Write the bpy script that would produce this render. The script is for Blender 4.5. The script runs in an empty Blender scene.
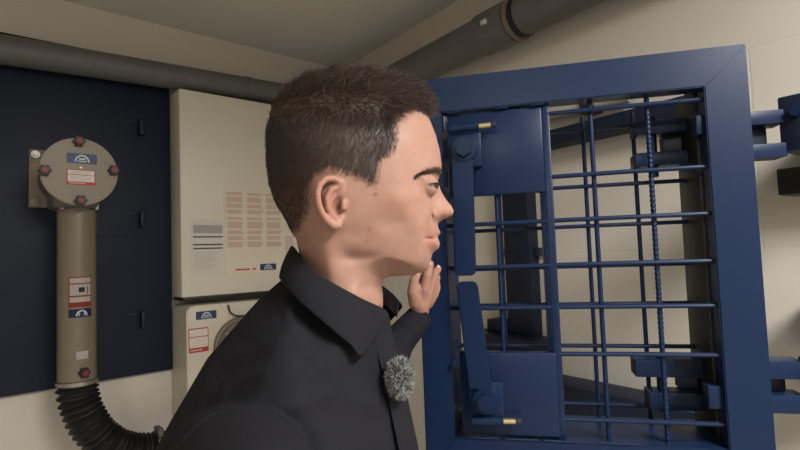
import bpy, bmesh, math, random
import numpy as np
from mathutils import Vector, Matrix

S = bpy.context.scene
COL = S.collection
rnd = random.Random(7)
rng = np.random.default_rng(7)

# ------------------------------------------------------------ camera
cd = bpy.data.cameras.new('camera')
cam = bpy.data.objects.new('camera', cd)
COL.objects.link(cam)
cd.sensor_width = 36.0
cd.lens = 36.0 * 520.0 / 800.0
cd.clip_start = 0.02
cam.matrix_world = Matrix.Translation((0, 0, 1.5)) @ Matrix.Rotation(math.radians(93.2), 4, 'X') @ Matrix.Rotation(math.radians(-2.1), 4, 'Z')
S.camera = cam

# ------------------------------------------------------------ world, lights, exposure
W = bpy.data.worlds.new('world'); S.world = W; W.use_nodes = True
W.node_tree.nodes['Background'].inputs[0].default_value = (1.0, .93, .84, 1)
W.node_tree.nodes['Background'].inputs[1].default_value = 0.05

def area(name, loc, sx, sy, power, color, target=None):
    l = bpy.data.lights.new(name, 'AREA'); l.shape = 'RECTANGLE'; l.size = sx; l.size_y = sy
    l.energy = power; l.color = color
    o = bpy.data.objects.new(name, l); COL.objects.link(o); o.location = loc
    if target is not None:
        d = Vector(target) - Vector(loc)
        o.rotation_euler = d.to_track_quat('-Z', 'Y').to_euler()
    return o

area('overhead_light', (1.02, -0.45, 2.50), 0.3, 1.2, 86, (1.0, .985, .965))
area('overhead_light', (-0.5, -2.2, 2.50), 0.3, 1.2, 33, (1.0, .985, .965))  # unseen fill light added for general brightness

S.view_settings.view_transform = 'Standard'
S.view_settings.look = 'None'
S.view_settings.gamma = 1.0
S.view_settings.use_curve_mapping = False
S.view_settings.exposure = 0.0

# ------------------------------------------------------------ materials
def srgb(r, g, b):
    f = lambda c: (c / 255 / 12.92) if c / 255 <= .04045 else ((c / 255 + .055) / 1.055) ** 2.4
    return (f(r), f(g), f(b), 1.0)

def mat(name, col, rough=.5, metal=0.0, noise=.0, nscale=30, bump=0.0, bscale=200, spec=.5, coat=0.0, sub=0.0):
    m = bpy.data.materials.new(name); m.use_nodes = True
    nt = m.node_tree; b = nt.nodes['Principled BSDF']
    b.inputs['Base Color'].default_value = col
    b.inputs['Roughness'].default_value = rough
    b.inputs['Metallic'].default_value = metal
    b.inputs['Specular IOR Level'].default_value = spec
    b.inputs['Coat Weight'].default_value = coat
    tc = nt.nodes.new('ShaderNodeTexCoord')
    if noise > 0:
        n = nt.nodes.new('ShaderNodeTexNoise'); n.inputs['Scale'].default_value = nscale; n.inputs['Detail'].default_value = 5
        nt.links.new(tc.outputs['Object'], n.inputs['Vector'])
        mx = nt.nodes.new('ShaderNodeMix'); mx.data_type = 'RGBA'
        mx.inputs[6].default_value = tuple(c * (1 - noise) for c in col[:3]) + (1,)
        mx.inputs[7].default_value = tuple(min(1, c * (1 + noise)) for c in col[:3]) + (1,)
        nt.links.new(n.outputs['Fac'], mx.inputs[0])
        nt.links.new(mx.outputs[2], b.inputs['Base Color'])
    if bump > 0:
        n2 = nt.nodes.new('ShaderNodeTexNoise'); n2.inputs['Scale'].default_value = bscale; n2.inputs['Detail'].default_value = 3
        nt.links.new(tc.outputs['Object'], n2.inputs['Vector'])
        bp = nt.nodes.new('ShaderNodeBump'); bp.inputs['Strength'].default_value = bump; bp.inputs['Distance'].default_value = .002
        nt.links.new(n2.outputs['Fac'], bp.inputs['Height'])
        nt.links.new(bp.outputs['Normal'], b.inputs['Normal'])
    if sub > 0:
        b.inputs['Subsurface Weight'].default_value = sub
        b.inputs['Subsurface Radius'].default_value = (.9, .35, .2)
        b.inputs['Subsurface Scale'].default_value = .006
    return m

def block_wall_mat():
    m = mat('painted block wall', srgb(208, 201, 189), .85, noise=.03, nscale=6)
    nt = m.node_tree; b = nt.nodes['Principled BSDF']
    tc = nt.nodes.new('ShaderNodeTexCoord'); mp = nt.nodes.new('ShaderNodeMapping')
    mp.inputs['Rotation'].default_value = (math.pi / 2, 0, 0)
    mp.inputs['Location'].default_value = (-.005, 0, .018)
    nt.links.new(tc.outputs['Object'], mp.inputs['Vector'])
    br = nt.nodes.new('ShaderNodeTexBrick')
    br.inputs['Scale'].default_value = 1.0
    br.inputs['Brick Width'].default_value = 1.0; br.inputs['Row Height'].default_value = .5
    br.inputs['Mortar Size'].default_value = .004; br.inputs['Mortar Smooth'].default_value = .6
    br.inputs['Color1'].default_value = (1, 1, 1, 1); br.inputs['Color2'].default_value = (1, 1, 1, 1); br.inputs['Mortar'].default_value = (0, 0, 0, 1)
    sw = nt.nodes.new('ShaderNodeSeparateXYZ'); cb = nt.nodes.new('ShaderNodeCombineXYZ')
    nt.links.new(tc.outputs['Object'], sw.inputs[0])
    nt.links.new(sw.outputs['X'], cb.inputs['X']); nt.links.new(sw.outputs['Z'], cb.inputs['Y'])
    ad = nt.nodes.new('ShaderNodeVectorMath'); ad.operation = 'ADD'; ad.inputs[1].default_value = (.0, .018, 0)
    nt.links.new(cb.outputs[0], ad.inputs[0]); nt.links.new(ad.outputs[0], br.inputs['Vector'])
    nz = nt.nodes.new('ShaderNodeTexNoise'); nz.inputs['Scale'].default_value = 55; nz.inputs['Detail'].default_value = 4
    nt.links.new(tc.outputs['Object'], nz.inputs['Vector'])
    ma = nt.nodes.new('ShaderNodeMath'); ma.operation = 'MULTIPLY_ADD'; ma.inputs[1].default_value = .5
    nt.links.new(nz.outputs['Fac'], ma.inputs[0]); nt.links.new(br.outputs['Color'], ma.inputs[2])
    bp = nt.nodes.new('ShaderNodeBump'); bp.inputs['Strength'].default_value = .25; bp.inputs['Distance'].default_value = .002
    nt.links.new(ma.outputs[0], bp.inputs['Height']); nt.links.new(bp.outputs['Normal'], b.inputs['Normal'])
    return m

M = dict(
    wall=mat('painted plaster', srgb(208, 201, 189), .85, noise=.04, nscale=4, bump=.15, bscale=60),
    block=block_wall_mat(),
    ceil=mat('painted concrete ceiling', srgb(208, 203, 192), .9, noise=.05, nscale=5, bump=.2, bscale=40),
    floor=mat('grey concrete floor', srgb(182, 179, 173), .8, noise=.1, nscale=8),
    blue=mat('blue steel paint', srgb(20, 37, 66), .34, noise=.05, nscale=14, bump=.03, bscale=160, spec=.24),
    blueshade=mat('shaded blue steel paint', srgb(22, 29, 47), .5, noise=.06, nscale=14, bump=.05, bscale=160, spec=.3),  # same blue paint, with dim light put into a darker colour
    navy=mat('blue black lacquer', srgb(34, 40, 56), .45, noise=.05),
    pvc=mat('grey pvc', srgb(96, 96, 92), .5, noise=.04, nscale=9),
    taupe=mat('taupe coated steel', srgb(120, 110, 92), .42, metal=.1, noise=.03, nscale=10),
    taupedark=mat('grey cast iron', srgb(92, 88, 86), .5, metal=.2, noise=.08, nscale=40),
    rubber=mat('black rubber', srgb(30, 29, 28), .55, noise=.1, nscale=40),
    red=mat('red cap', srgb(122, 26, 32), .45),
    steel=mat('bright steel', srgb(160, 156, 146), .42, metal=.9),
    brass=mat('brass', srgb(205, 190, 140), .3, metal=.85),
    white=mat('cream enamel', srgb(208, 200, 182), .45, noise=.02, nscale=6),
    paper=mat('white paper', srgb(206, 200, 190), .8, noise=.02, nscale=20),
    paperwarm=mat('cream paper', srgb(214, 202, 182), .8, noise=.02, nscale=20),
    label=mat('white label film', srgb(222, 212, 204), .5),
    ink=mat('dark ink', srgb(66, 64, 64), .8),
    inkgrey=mat('grey ink', srgb(160, 156, 154), .8),
    inkpink=mat('pink ink', srgb(196, 168, 150), .8),
    inkred=mat('red ink', srgb(176, 62, 54), .6),
    labelblue=mat('dark blue label', srgb(38, 56, 92), .45),
    logogrey=mat('pale logo ink', srgb(190, 196, 206), .5),
    black=mat('black plastic', srgb(22, 22, 23), .5),
    shirt=mat('black cotton', srgb(30, 30, 34), .85, noise=.10, nscale=160, bump=.25, bscale=900, spec=.12),
    eyewhite=mat('eye white', srgb(140, 128, 122), .25),
    iris=mat('dark iris', srgb(48, 40, 36), .2),
    nail=mat('finger nail', srgb(222, 176, 158), .3),
    hair=mat('dark brown hair', srgb(68, 54, 45), .5, noise=.4, nscale=260, spec=.45),
    stubble=mat('brow hair', srgb(72, 55, 46), .6),
    furgrey=mat('grey windscreen fur', srgb(176, 178, 176), .8),
    furdark=mat('dark windscreen fur', srgb(44, 46, 46), .8),
)

# skin uses a per-vertex tint (lips, ears, cheeks, shaved beard; shade painted into eye sockets and ear holes)
def skin_mat():
    m = mat('skin', srgb(200, 158, 134), .55, spec=.3, sub=.18, bump=.12, bscale=700)
    nt = m.node_tree; b = nt.nodes['Principled BSDF']
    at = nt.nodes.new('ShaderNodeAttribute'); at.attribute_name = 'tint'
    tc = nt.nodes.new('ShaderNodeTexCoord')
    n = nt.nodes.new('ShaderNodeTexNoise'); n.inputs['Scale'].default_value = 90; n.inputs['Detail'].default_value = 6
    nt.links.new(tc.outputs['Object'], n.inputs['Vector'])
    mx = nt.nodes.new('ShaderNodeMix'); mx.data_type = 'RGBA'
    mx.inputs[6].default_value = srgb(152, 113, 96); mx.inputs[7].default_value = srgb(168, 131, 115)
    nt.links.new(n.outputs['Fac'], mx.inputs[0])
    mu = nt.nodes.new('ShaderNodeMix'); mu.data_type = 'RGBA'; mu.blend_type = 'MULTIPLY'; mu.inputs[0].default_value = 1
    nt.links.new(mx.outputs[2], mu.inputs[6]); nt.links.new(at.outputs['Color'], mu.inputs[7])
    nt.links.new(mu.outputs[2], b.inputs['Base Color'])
    return m
M['skin'] = skin_mat()

# ------------------------------------------------------------ mesh helpers
class MB:
    """collects shapes of one part into one mesh"""
    def __init__(s): s.bm = bmesh.new()
    def _merge(s, b):
        me = bpy.data.meshes.new('tmp'); b.to_mesh(me); b.free(); s.bm.from_mesh(me); bpy.data.meshes.remove(me)
    def box(s, x0, x1, y0, y1, z0, z1, bev=.0015):
        b = bmesh.new(); bmesh.ops.create_cube(b, size=1.0)
        for v in b.verts:
            v.co = Vector(((x0 + x1) / 2 + v.co.x * (x1 - x0), (y0 + y1) / 2 + v.co.y * (y1 - y0), (z0 + z1) / 2 + v.co.z * (z1 - z0)))
        if bev > 0: bmesh.ops.bevel(b, geom=b.edges[:], offset=bev, segments=2, affect='EDGES', profile=.5)
        s._merge(b); return s
    def prism(s, pts, axis, a, c, bev=.0012):
        """polygon pts in the two other axes, extruded from a to c along axis (0,1,2)"""
        b = bmesh.new()
        def mk(p, t):
            q = list(p); q.insert(axis, t); return Vector(q)
        lo = [b.verts.new(mk(p, a)) for p in pts]; hi = [b.verts.new(mk(p, c)) for p in pts]
        n = len(pts)
        b.faces.new(lo); b.faces.new(hi[::-1])
        for i in range(n): b.faces.new((lo[i], hi[i], hi[(i + 1) % n], lo[(i + 1) % n]))
        bmesh.ops.recalc_face_normals(b, faces=b.faces[:])
        if bev > 0: bmesh.ops.bevel(b, geom=b.edges[:], offset=bev, segments=2, affect='EDGES')
        s._merge(b); return s
    def cyl(s, p0, p1, r0, r1=None, seg=24, bev=0.0, caps=True):
        r1 = r0 if r1 is None else r1
        p0 = Vector(p0); p1 = Vector(p1); d = p1 - p0
        b = bmesh.new(); bmesh.ops.create_cone(b, cap_ends=caps, segments=seg, radius1=r0, radius2=r1, depth=d.length)
        if bev > 0:
            es = [e for e in b.edges if len(e.link_faces) == 2 and any(len(f.verts) > 4 for f in e.link_faces)]
            bmesh.ops.bevel(b, geom=es, offset=bev, segments=2, affect='EDGES')
        bmesh.ops.transform(b, verts=b.verts[:], matrix=Matrix.Translation((p0 + p1) / 2) @ d.to_track_quat('Z', 'Y').to_matrix().to_4x4())
        s._merge(b); return s
    def tube(s, pts, r, seg=12):
        """round tube through points; r a number or a list"""
        pts = [Vector(p) for p in pts]; n = len(pts)
        rs = r if isinstance(r, (list, tuple)) else [r] * n
        up = Vector((0, 0, 1)) if abs((pts[-1] - pts[0]).normalized().z) < .9 else Vector((1, 0, 0))
        rings = []
        for i, p in enumerate(pts):
            t = (pts[min(i + 1, n - 1)] - pts[max(i - 1, 0)]).normalized()
            a = t.cross(up).normalized(); c = t.cross(a).normalized()
            rings.append([s.bm.verts.new(p + (a * math.cos(k * 2 * math.pi / seg) + c * math.sin(k * 2 * math.pi / seg)) * rs[i]) for k in range(seg)])
        for i in range(n - 1):
            for k in range(seg):
                s.bm.faces.new((rings[i][k], rings[i][(k + 1) % seg], rings[i + 1][(k + 1) % seg], rings[i + 1][k]))
        s.bm.faces.new(rings[0][::-1]); s.bm.faces.new(rings[-1]); return s
    def ring(s, c, axis, R, r, seg=32, sub=10):
        """torus"""
        q = Vector(axis).to_track_quat('Z', 'Y'); c = Vector(c); g = []
        for i in range(seg):
            a = 2 * math.pi * i / seg; row = []
            for k in range(sub):
                t = 2 * math.pi * k / sub
                row.append(s.bm.verts.new(c + q @ Vector(((R + r * math.cos(t)) * math.cos(a), (R + r * math.cos(t)) * math.sin(a), r * math.sin(t)))))
            g.append(row)
        for i in range(seg):
            for k in range(sub):
                s.bm.faces.new((g[i][k], g[(i + 1) % seg][k], g[(i + 1) % seg][(k + 1) % sub], g[i][(k + 1) % sub]))
        return s
    def ball(s, c, r, seg=20, sc=(1, 1, 1)):
        b = bmesh.new(); bmesh.ops.create_uvsphere(b, u_segments=seg, v_segments=seg // 2 + 2, radius=r)
        bmesh.ops.transform(b, verts=b.verts[:], matrix=Matrix.Translation(Vector(c)) @ Matrix.Diagonal((*sc, 1)))
        s._merge(b); return s
    def build(s, name, m, parent=None, angle=35):
        bmesh.ops.recalc_face_normals(s.bm, faces=s.bm.faces[:])
        me = bpy.data.meshes.new(name); s.bm.to_mesh(me); s.bm.free()
        me.materials.append(m)
        me.polygons.foreach_set('use_smooth', [True] * len(me.polygons))
        try: me.set_sharp_from_angle(angle=math.radians(angle))
        except Exception: pass
        o = bpy.data.objects.new(name, me); COL.objects.link(o)
        if parent is not None: o.parent = parent
        return o

def tag(o, label, cat, group=None):
    o['label'] = label; o['category'] = cat
    if group: o['group'] = group
    return o
def thing(name, label, cat, loc, rz, group=None):
    o = bpy.data.objects.new(name, None); COL.objects.link(o); o.empty_display_size = .05
    o.location = loc; o.rotation_euler = (0, 0, rz)
    return tag(o, label, cat, group)
def struct(o, loc=None, rz=None):
    o['kind'] = 'structure'
    if loc is not None: o.location = loc
    if rz is not None: o.rotation_euler = (0, 0, rz)
    return o

# ------------------------------------------------------------ room: walls meet at the corner C
CX, CY, H = -.2912, 2.9, 2.556
AL = math.atan2(.65592, .75483)        # direction along the left wall (away)
AR = math.atan2(-.80464, .59377)       # direction along the right wall (towards the camera side)
dLv = Vector((.75483, .65592, 0)); dRv = Vector((-.59377, .80464, 0))
C0 = Vector((CX, CY, 0))
LL, LR = 4.6, 5.4
# left-wall frame: x = -t, y into the wall, z up; right-wall frame: x = +t, y into the wall
struct(MB().box(-LL, .12, 0, .12, 0, H, 0).build('wall_left', M['wall']), C0, AL)
struct(MB().box(-.12, LR, 0, .12, 0, H, 0).build('wall_right', M['block']), C0, AR)
E_L = C0 - dLv * LL; E_R = C0 - dRv * LR
struct(MB().box(0, LR, 0, .12, 0, H, 0).build('wall_near', M['wall']), E_L - Vector((0, 0, 0)) + (-dLv) * .0 - dLv * .13, AR)
struct(MB().box(-LL, 0, 0, .12, 0, H, 0).build('wall_back', M['wall']), E_R - dRv * .13, AL)
cor = [C0 + (dLv + dRv) * .12, C0 - dLv * (LL + .1) + dRv * .12, C0 - dLv * (LL + .1) - dRv * (LR + .1), C0 - dRv * (LR + .1) + dLv * .12]
pts = [(p.x, p.y) for p in cor]
struct(MB().prism(pts, 2, -.1, 0, 0).build('floor', M['floor']))
struct(MB().prism(pts, 2, H, H + .1, 0).build('ceiling', M['ceil']))

def arc_logo(mb, x, y, z, w, h):
    """half-round arch mark with a small base line, in the x-z plane, face at y"""
    n = 12
    for i in range(n):
        a0 = math.pi * i / n; a1 = math.pi * (i + 1) / n
        R, r = 1.0, .78
        P4 = [(x + w / 2 * R * math.cos(a0), z + h * R * math.sin(a0)), (x + w / 2 * R * math.cos(a1), z + h * R * math.sin(a1)),
              (x + w / 2 * r * math.cos(a1), z + h * r * math.sin(a1)), (x + w / 2 * r * math.cos(a0), z + h * r * math.sin(a0))]
        mb.prism(P4, 1, y, y - .0006, 0)
    mb.box(x - w * .30, x + w * .30, y - .0006, y, z + h * .02, z + h * .16, 0)
    mb.box(x - w * .22, x + w * .22, y - .0006, y, z + h * .30, z + h * .52, 0)
    return mb
def blue_label(parent, x, y, z, w, h):
    b = MB().box(x - w / 2, x + w / 2, y - .0012, y, z - h / 2, z + h / 2, 0).build('brand_label', M['labelblue'], parent)
    arc_logo(MB(), x, y - .0012, z - h * .36, w * .50, h * .74).build('logo', M['logogrey'], b)
    b['label'] = 'small dark blue label with pale arch mark'
    return b
def warn_label(parent, x, y, z, w, h, dot=False):
    b = MB().box(x - w / 2, x + w / 2, y - .0012, y, z - h / 2, z + h / 2, 0).build('warning_label', M['inkred'], parent)
    b['label'] = 'white label with red border'
    p = MB()
    p.box(x - w * .46, x + w * .46, y - .0018, y - .0012, z + h * .16, z + h * .45, 0)
    p.box(x - w * .46, x + w * .46, y - .0018, y - .0012, z - h * .30, z + h * .12, 0)
    p.build('label_panel', M['label'], b)
    t = MB()
    for k in range(3): t.box(x - w * .40, x + w * (.38 - .06 * k), y - .0022, y - .0018, z + h * (.38 - .08 * k) - .0012, z + h * (.38 - .08 * k), 0)
    if not dot:
        for k in range(4): t.box(x - w * .40, x + w * (.40 - .05 * (k % 3)), y - .0022, y - .0018, z + h * (.05 - .085 * k) - .0012, z + h * (.05 - .085 * k), 0)
    t.build('printed_lines', M['inkgrey'], b)
    q = MB()
    q.box(x - w * .42, x + w * .15, y - .0018, y - .0012, z - h * .42, z - h * .385, 0); q.build('printed_footer', M['label'], b)
    if dot:
        MB().cyl((x + w * .08, y - .0016, z - h * .06), (x + w * .08, y - .0026, z - h * .06), w * .13, bev=0).build('printed_dot', M['ink'], b)
        a = MB(); a.box(x + w * .30, x + w * .33, y - .0022, y - .0018, z - h * .22, z + h * .04, 0)
        a.prism([(x + w * .26, z - h * .16), (x + w * .37, z - h * .16), (x + w * .315, z - h * .27)], 1, y - .0018, y - .0022, 0)
        a.build('printed_arrow', M['ink'], b)
    return b

# ------------------------------------------------------------ blue armoured cover on the left wall
t = thing('armoured_cover', 'blue steel armoured cover plate bolted flat on the left wall', 'hatch cover', C0, AL)
MB().box(-1.75, -.955, -.03, 0, 1.045, 2.369, .003).build('cover_plate', M['blueshade'], t)
for z in (2.058, 1.672, 1.256):
    h = MB().box(-1.085, -1.068, -.062, -.028, z - .02, z + .045, .003)
    h.box(-1.13, -1.072, -.034, -.028, z + .034, z + .043, .001)
    h.build('hinge_lug', M['blueshade'], t)
MB().box(-1.26, -1.075, -.033, -.029, 1.62, 1.630, .001).build('stiffener', M['blueshade'], t)

# ------------------------------------------------------------ explosion-protection valve
t = thing('blast_valve', 'taupe blast valve with round lid, black knobs and vertical pipe, on the blue cover', 'valve', C0, AL)
f = MB().box(-1.462, -1.242, -.045, -.03, 1.722, 1.941, .004).build('wall_flange', M['taupe'], t)
for x in (-1.442, -1.262):
    for z in (1.742, 1.921):
        MB().cyl((x, -.045, z), (x, -.051, z), .014, seg=24, bev=.001).cyl((x, -.051, z), (x, -.059, z), .009, seg=6, bev=.001).build('flange_bolt', M['steel'], f)
hb = MB().cyl((-1.347, -.045, 1.826), (-1.347, -.27, 1.826), .088, seg=48).cyl((-1.347, -.26, 1.826), (-1.347, -.305, 1.826), .098, .106, seg=48, bev=.004)
hb.box(-1.42, -1.275, -.275, -.14, 1.70, 1.80, .02)
hb.build('valve_housing', M['taupedark'], t)
lid = MB().cyl((-1.345, -.305, 1.822), (-1.345, -.33, 1.822), .1165, seg=72, bev=.003).build('round_lid', M['taupe'], t)
kn = [(-1.349, 1.926), (-1.447, 1.818), (-1.243, 1.834), (-1.345, 1.722)]
def star_knob(parent, c, ax, r):
    c = Vector(c); ax = Vector(ax).normalized(); q = ax.to_track_quat('Z', 'Y')
    k = MB().cyl(c, c + ax * r * 1.1, r * .78, seg=24, bev=r * .08)
    for i in range(6):
        d = q @ Vector((math.cos(i * math.pi / 3), math.sin(i * math.pi / 3), 0)) * r * .72
        k.cyl(c + d + ax * r * .1, c + d + ax * r * 1.05, r * .33, seg=14, bev=r * .06)
    ko = k.build('star_knob', M['black'], parent)
    MB().cyl(c + ax * r * 1.1, c + ax * r * 1.28, r * .56, seg=24, bev=r * .08).build('knob_cap', M['red'], ko)
    return ko
for x, z in kn: star_knob(t, (x, -.33, z), (0, -1, 0), .0180)
blue_label(lid, -1.339, -.33, 1.868, .090, .034)
warn_label(lid, -1.342, -.33, 1.803, .086, .052)
MB().cyl((-1.343, -.33, 1.836), (-1.343, -.334, 1.836), .004, seg=16, bev=.0008).build('lid_rivet', M['steel'], lid)
p = MB().cyl((-1.335, -.205, 1.735), (-1.335, -.205, 1.10), .0605, seg=64)
p.cyl((-1.335, -.205, 1.735), (-1.335, -.205, 1.705), .066, seg=64, bev=.004)
pipe = p.build('down_pipe', M['taupe'], t)
for x in (-1.387, -1.281):
    MB().box(x - .006, x + .006, -.262, -.25, 1.698, 1.722, .002).build('pipe_clip', M['steel'], pipe)
# labels wrapped on the pipe sit on its camera side
lf = bpy.data.objects.new('label_plate', None)
def curved(parent, name, m, a0, a1, z0, z1, r):
    cx, cy = -1.335, -.205; b = MB(); n = 8
    lo, hi = [], []
    for i in range(n + 1):
        a = a0 + (a1 - a0) * i / n
        lo.append(b.bm.verts.new((cx + r * math.sin(a), cy - r * math.cos(a), z0))); hi.append(b.bm.verts.new((cx + r * math.sin(a), cy - r * math.cos(a), z1)))
    for i in range(n): b.bm.faces.new((lo[i], lo[i + 1], hi[i + 1], hi[i]))
    b2 = bmesh.ops.solidify(b.bm, geom=b.bm.faces[:], thickness=.0004)
    return b.build(name, m, parent)
wl = curved(pipe, 'warning_label', M['inkred'], -.58, .62, 1.357, 1.462, .0612)
wl['label'] = 'white label with red border'
for z0, z1 in ((1.440, 1.458), (1.397, 1.436), (1.374, 1.392)): curved(wl, 'label_panel', M['label'], -.52, .56, z0, z1, .0617)
curved(wl, 'printed_dot', M['ink'], -.07, .22, 1.408, 1.425, .0621)
curved(wl, 'printed_arrow', M['ink'], .36, .40, 1.400, 1.428, .0621)
bl = curved(pipe, 'brand_label', M['labelblue'], -.58, .62, 1.321, 1.350, .0612)
bl['label'] = 'small dark blue label with pale arch mark'
lg = MB()
for i in range(10):
    for R, rr in ((1.0, .78),):
        a0, a1 = math.pi * i / 10, math.pi * (i + 1) / 10
        vs = []
        for (q, a) in ((R, a0), (R, a1), (rr, a1), (rr, a0)):
            th = .08 + .30 * q * math.cos(a); z = 1.326 + .020 * q * math.sin(a)
            vs.append(lg.bm.verts.new((-1.335 + .0618 * math.sin(th), -.205 - .0618 * math.cos(th), z)))
        lg.bm.faces.new(vs)
for z0, z1 in ((1.3265, 1.3295), (1.332, 1.337)):
    vs = [lg.bm.verts.new((-1.335 + .0618 * math.sin(a), -.205 - .0618 * math.cos(a), z)) for a, z in ((-.10, z0), (.26, z0), (.26, z1), (-.10, z1))]
    lg.bm.faces.new(vs)
lg.build('logo', M['logogrey'], bl)
curved(pipe, 'serial_label', M['label'], -.20, .42, 1.176, 1.203, .0612)
bpy.data.objects.remove(lf)
star_knob(pipe, (-1.335 + .0605 * math.sin(.16), -.205 - .0605 * math.cos(.16), 1.130), (math.sin(.16), -math.cos(.16), 0), .0175)

# corrugated black hose hanging from the pipe into the ventilation unit
t = thing('corrugated_hose', 'black corrugated hose curving from the taupe pipe to the ventilation unit', 'hose', C0, AL)
ctrl = [(-1.335, 1.0985), (-1.330, 1.03), (-1.300, .94), (-1.245, .860), (-1.16, .803), (-1.06, .785), (-.955, .795)]
def catmull(pp, n):
    o = []
    for i in range(len(pp) - 1):
        p0 = Vector(pp[max(i - 1, 0)]); p1 = Vector(pp[i]); p2 = Vector(pp[i + 1]); p3 = Vector(pp[min(i + 2, len(pp) - 1)])
        for k in range(n):
            u = k / n
            o.append(.5 * ((2 * p1) + (p2 - p0) * u + (2 * p0 - 5 * p1 + 4 * p2 - p3) * u * u + (3 * p1 - p0 - 3 * p2 + p3) * u ** 3))
    o.append(Vector(pp[-1])); return o
path = catmull([(x, -.205, z) for x, z in ctrl], 40)
seg_l = [0]
for a, b in zip(path, path[1:]): seg_l.append(seg_l[-1] + (b - a).length)
rs = []
for s_ in seg_l:
    ph = (s_ / .0215) % 1.0
    rs.append(.051 + .017 * (1 - abs(2 * ph - 1)) if .02 < s_ < seg_l[-1] - .05 else .060)
MB().tube(path, rs, 40).build('hose_body', M['rubber'], t, 80)
MB().cyl((-1.335, -.205, 1.098), (-1.335, -.205, 1.084), .066, seg=64, bev=.002).build('hose_clamp', M['steel'], t)
ki = min(range(len(path)), key=lambda i: abs(path[i].x + 1.072)); c_ = path[ki].copy(); d_ = (path[ki + 4] - path[ki - 4]).normalized()
cl = MB().cyl(c_ - d_ * .007, c_ + d_ * .007, .066, seg=48, bev=.002).build('hose_clamp', M['rubber'], t)
MB().cyl(c_ + Vector((-.01, -.068, -.03)), c_ + Vector((-.005, -.068, .055)), .006, seg=12, bev=.001).build('clamp_screw', M['brass'], cl)
MB().box(c_.x - .004, c_.x + .016, -.205 - .04, -.205 + .02, c_.z + .052, c_.z + .085, .003).build('clamp_lug', M['taupedark'], cl)

# ------------------------------------------------------------ white filter cabinet, notices, ventilation unit
t = thing('filter_cabinet', 'cream filter cabinet hanging on the wall right of the blue cover', 'cabinet', C0, AL)
MB().box(-.954, -.20, -.15, 0, 1.352, 2.235, .006).build('cabinet_body', M['white'], t)
MB().box(-.945, -.21, -.14, -.02, 1.338, 1.353, .002).build('shadow_gap_strip', M['black'], t)  # black strip painting in the shadow gap below the cabinet
t = tag(MB().box(-.915, -.765, -.1525, -.15, 1.447, 1.676, 0).build('notice_sheet', M['paper']), 'white notice sheet with three dark lines, low on the cream cabinet', 'notice', 'notices on the cabinet')
t.location = C0; t.rotation_euler = (0, 0, AL)
lb = MB()
for z in (1.604, 1.571, 1.555): lb.box(-.905, -.778, -.153, -.1525, z - .0028, z + .0028, 0)
lb.build('ruled_line', M['ink'], t)
gl = MB()
MB().box(-.905, -.778, -.1531, -.1525, 1.620, 1.655, 0).build('grey_heading', M['inkgrey'], t)
for k in range(9): gl.box(-.900, -.80 - .012 * (k % 3), -.153, -.1525, 1.535 - .0085 * k, 1.5365 - .0085 * k, 0)
gl.build('grey_print', M['inkgrey'], t)
t = tag(MB().box(-.768, -.415, -.1535, -.15, 1.440, 1.816, 0).build('instruction_sheet', M['paperwarm']), 'large cream instruction sheet with pinkish text columns behind the man', 'notice', 'notices on the cabinet')
t.location = C0; t.rotation_euler = (0, 0, AL)
tx = MB()
rnd.seed(3)
for c in range(3):
    x0 = -.757 + .094 * c; z = 1.803
    for blk in (2, 4, 3, 3, 0, 2, 5, 3, 3, 4):
        for k in range(blk):
            tx.box(x0, x0 + .078 - rnd.random() * .012, -.1541, -.1535, z - .0050, z, 0); z -= .0062
        z -= .0075
for k in range(18): tx.box(-.475, -.428 - rnd.random() * .01, -.1541, -.1535, 1.60 - .008 * k, 1.605 - .008 * k, 0)
tx.build('text_columns', M['inkpink'], t)
MB().box(-.722, -.655, -.1541, -.1535, 1.4535, 1.4605, 0).box(-.643, -.625, -.1541, -.1535, 1.4535, 1.4605, 0).build('red_heading', M['inkred'], t)
lo = MB().box(-.605, -.525, -.1545, -.1535, 1.449, 1.478, 0).build('printed_logo_panel', M['labelblue'], t)
arc_logo(MB(), -.565, -.1545, 1.453, .04, .021).build('logo', M['logogrey'], lo)

t = thing('ventilation_unit', 'cream ventilation unit with round port, under the filter cabinet', 'ventilation unit', C0, AL)
b = MB()
n = 8; R = .05; x0, x1, z0, z1 = -.952, -.38, .80, 1.318
pp = []
for cx_, cz_, a0 in ((x1 - R, z1 - R, 0), (x0 + .03, z1 - .03, 90), (x0 + R, z0 + R, 180), (x1 - R, z0 + R, 270)):
    rr = .03 if a0 == 90 else R
    for i in range(n + 1):
        a = math.radians(a0 + 90 * i / n); pp.append((cx_ + rr * math.cos(a), cz_ + rr * math.sin(a)))
b.prism(pp, 1, 0, -.20, .004)
b.build('unit_body', M['white'], t)
prt = MB().ring((-.722, -.203, 1.132), (0, 1, 0), .112, .012, 48, 12).cyl((-.722, -.195, 1.132), (-.722, -.206, 1.132), .112, seg=48, bev=.001).build('round_port', M['taupe'], t)
for k in range(6):
    a = math.radians(20 + 60 * k)
    MB().cyl((-.722 + .088 * math.cos(a), -.206, 1.132 + .088 * math.sin(a)), (-.722 + .088 * math.cos(a), -.212, 1.132 + .088 * math.sin(a)), .008, seg=6, bev=.001).build('port_screw', M['steel'], prt)
blue_label(t, -.872, -.20, 1.277, .085, .033)
warn_label(t, -.905, -.20, 1.178, .080, .098)
MB().tube(catmull([(-.78, -.205, 1.31), (-.775, -.215, 1.28), (-.75, -.218, 1.262), (-.70, -.216, 1.258), (-.64, -.214, 1.25)], 10), .0035, 10).build('cable', M['black'], t)

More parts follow.
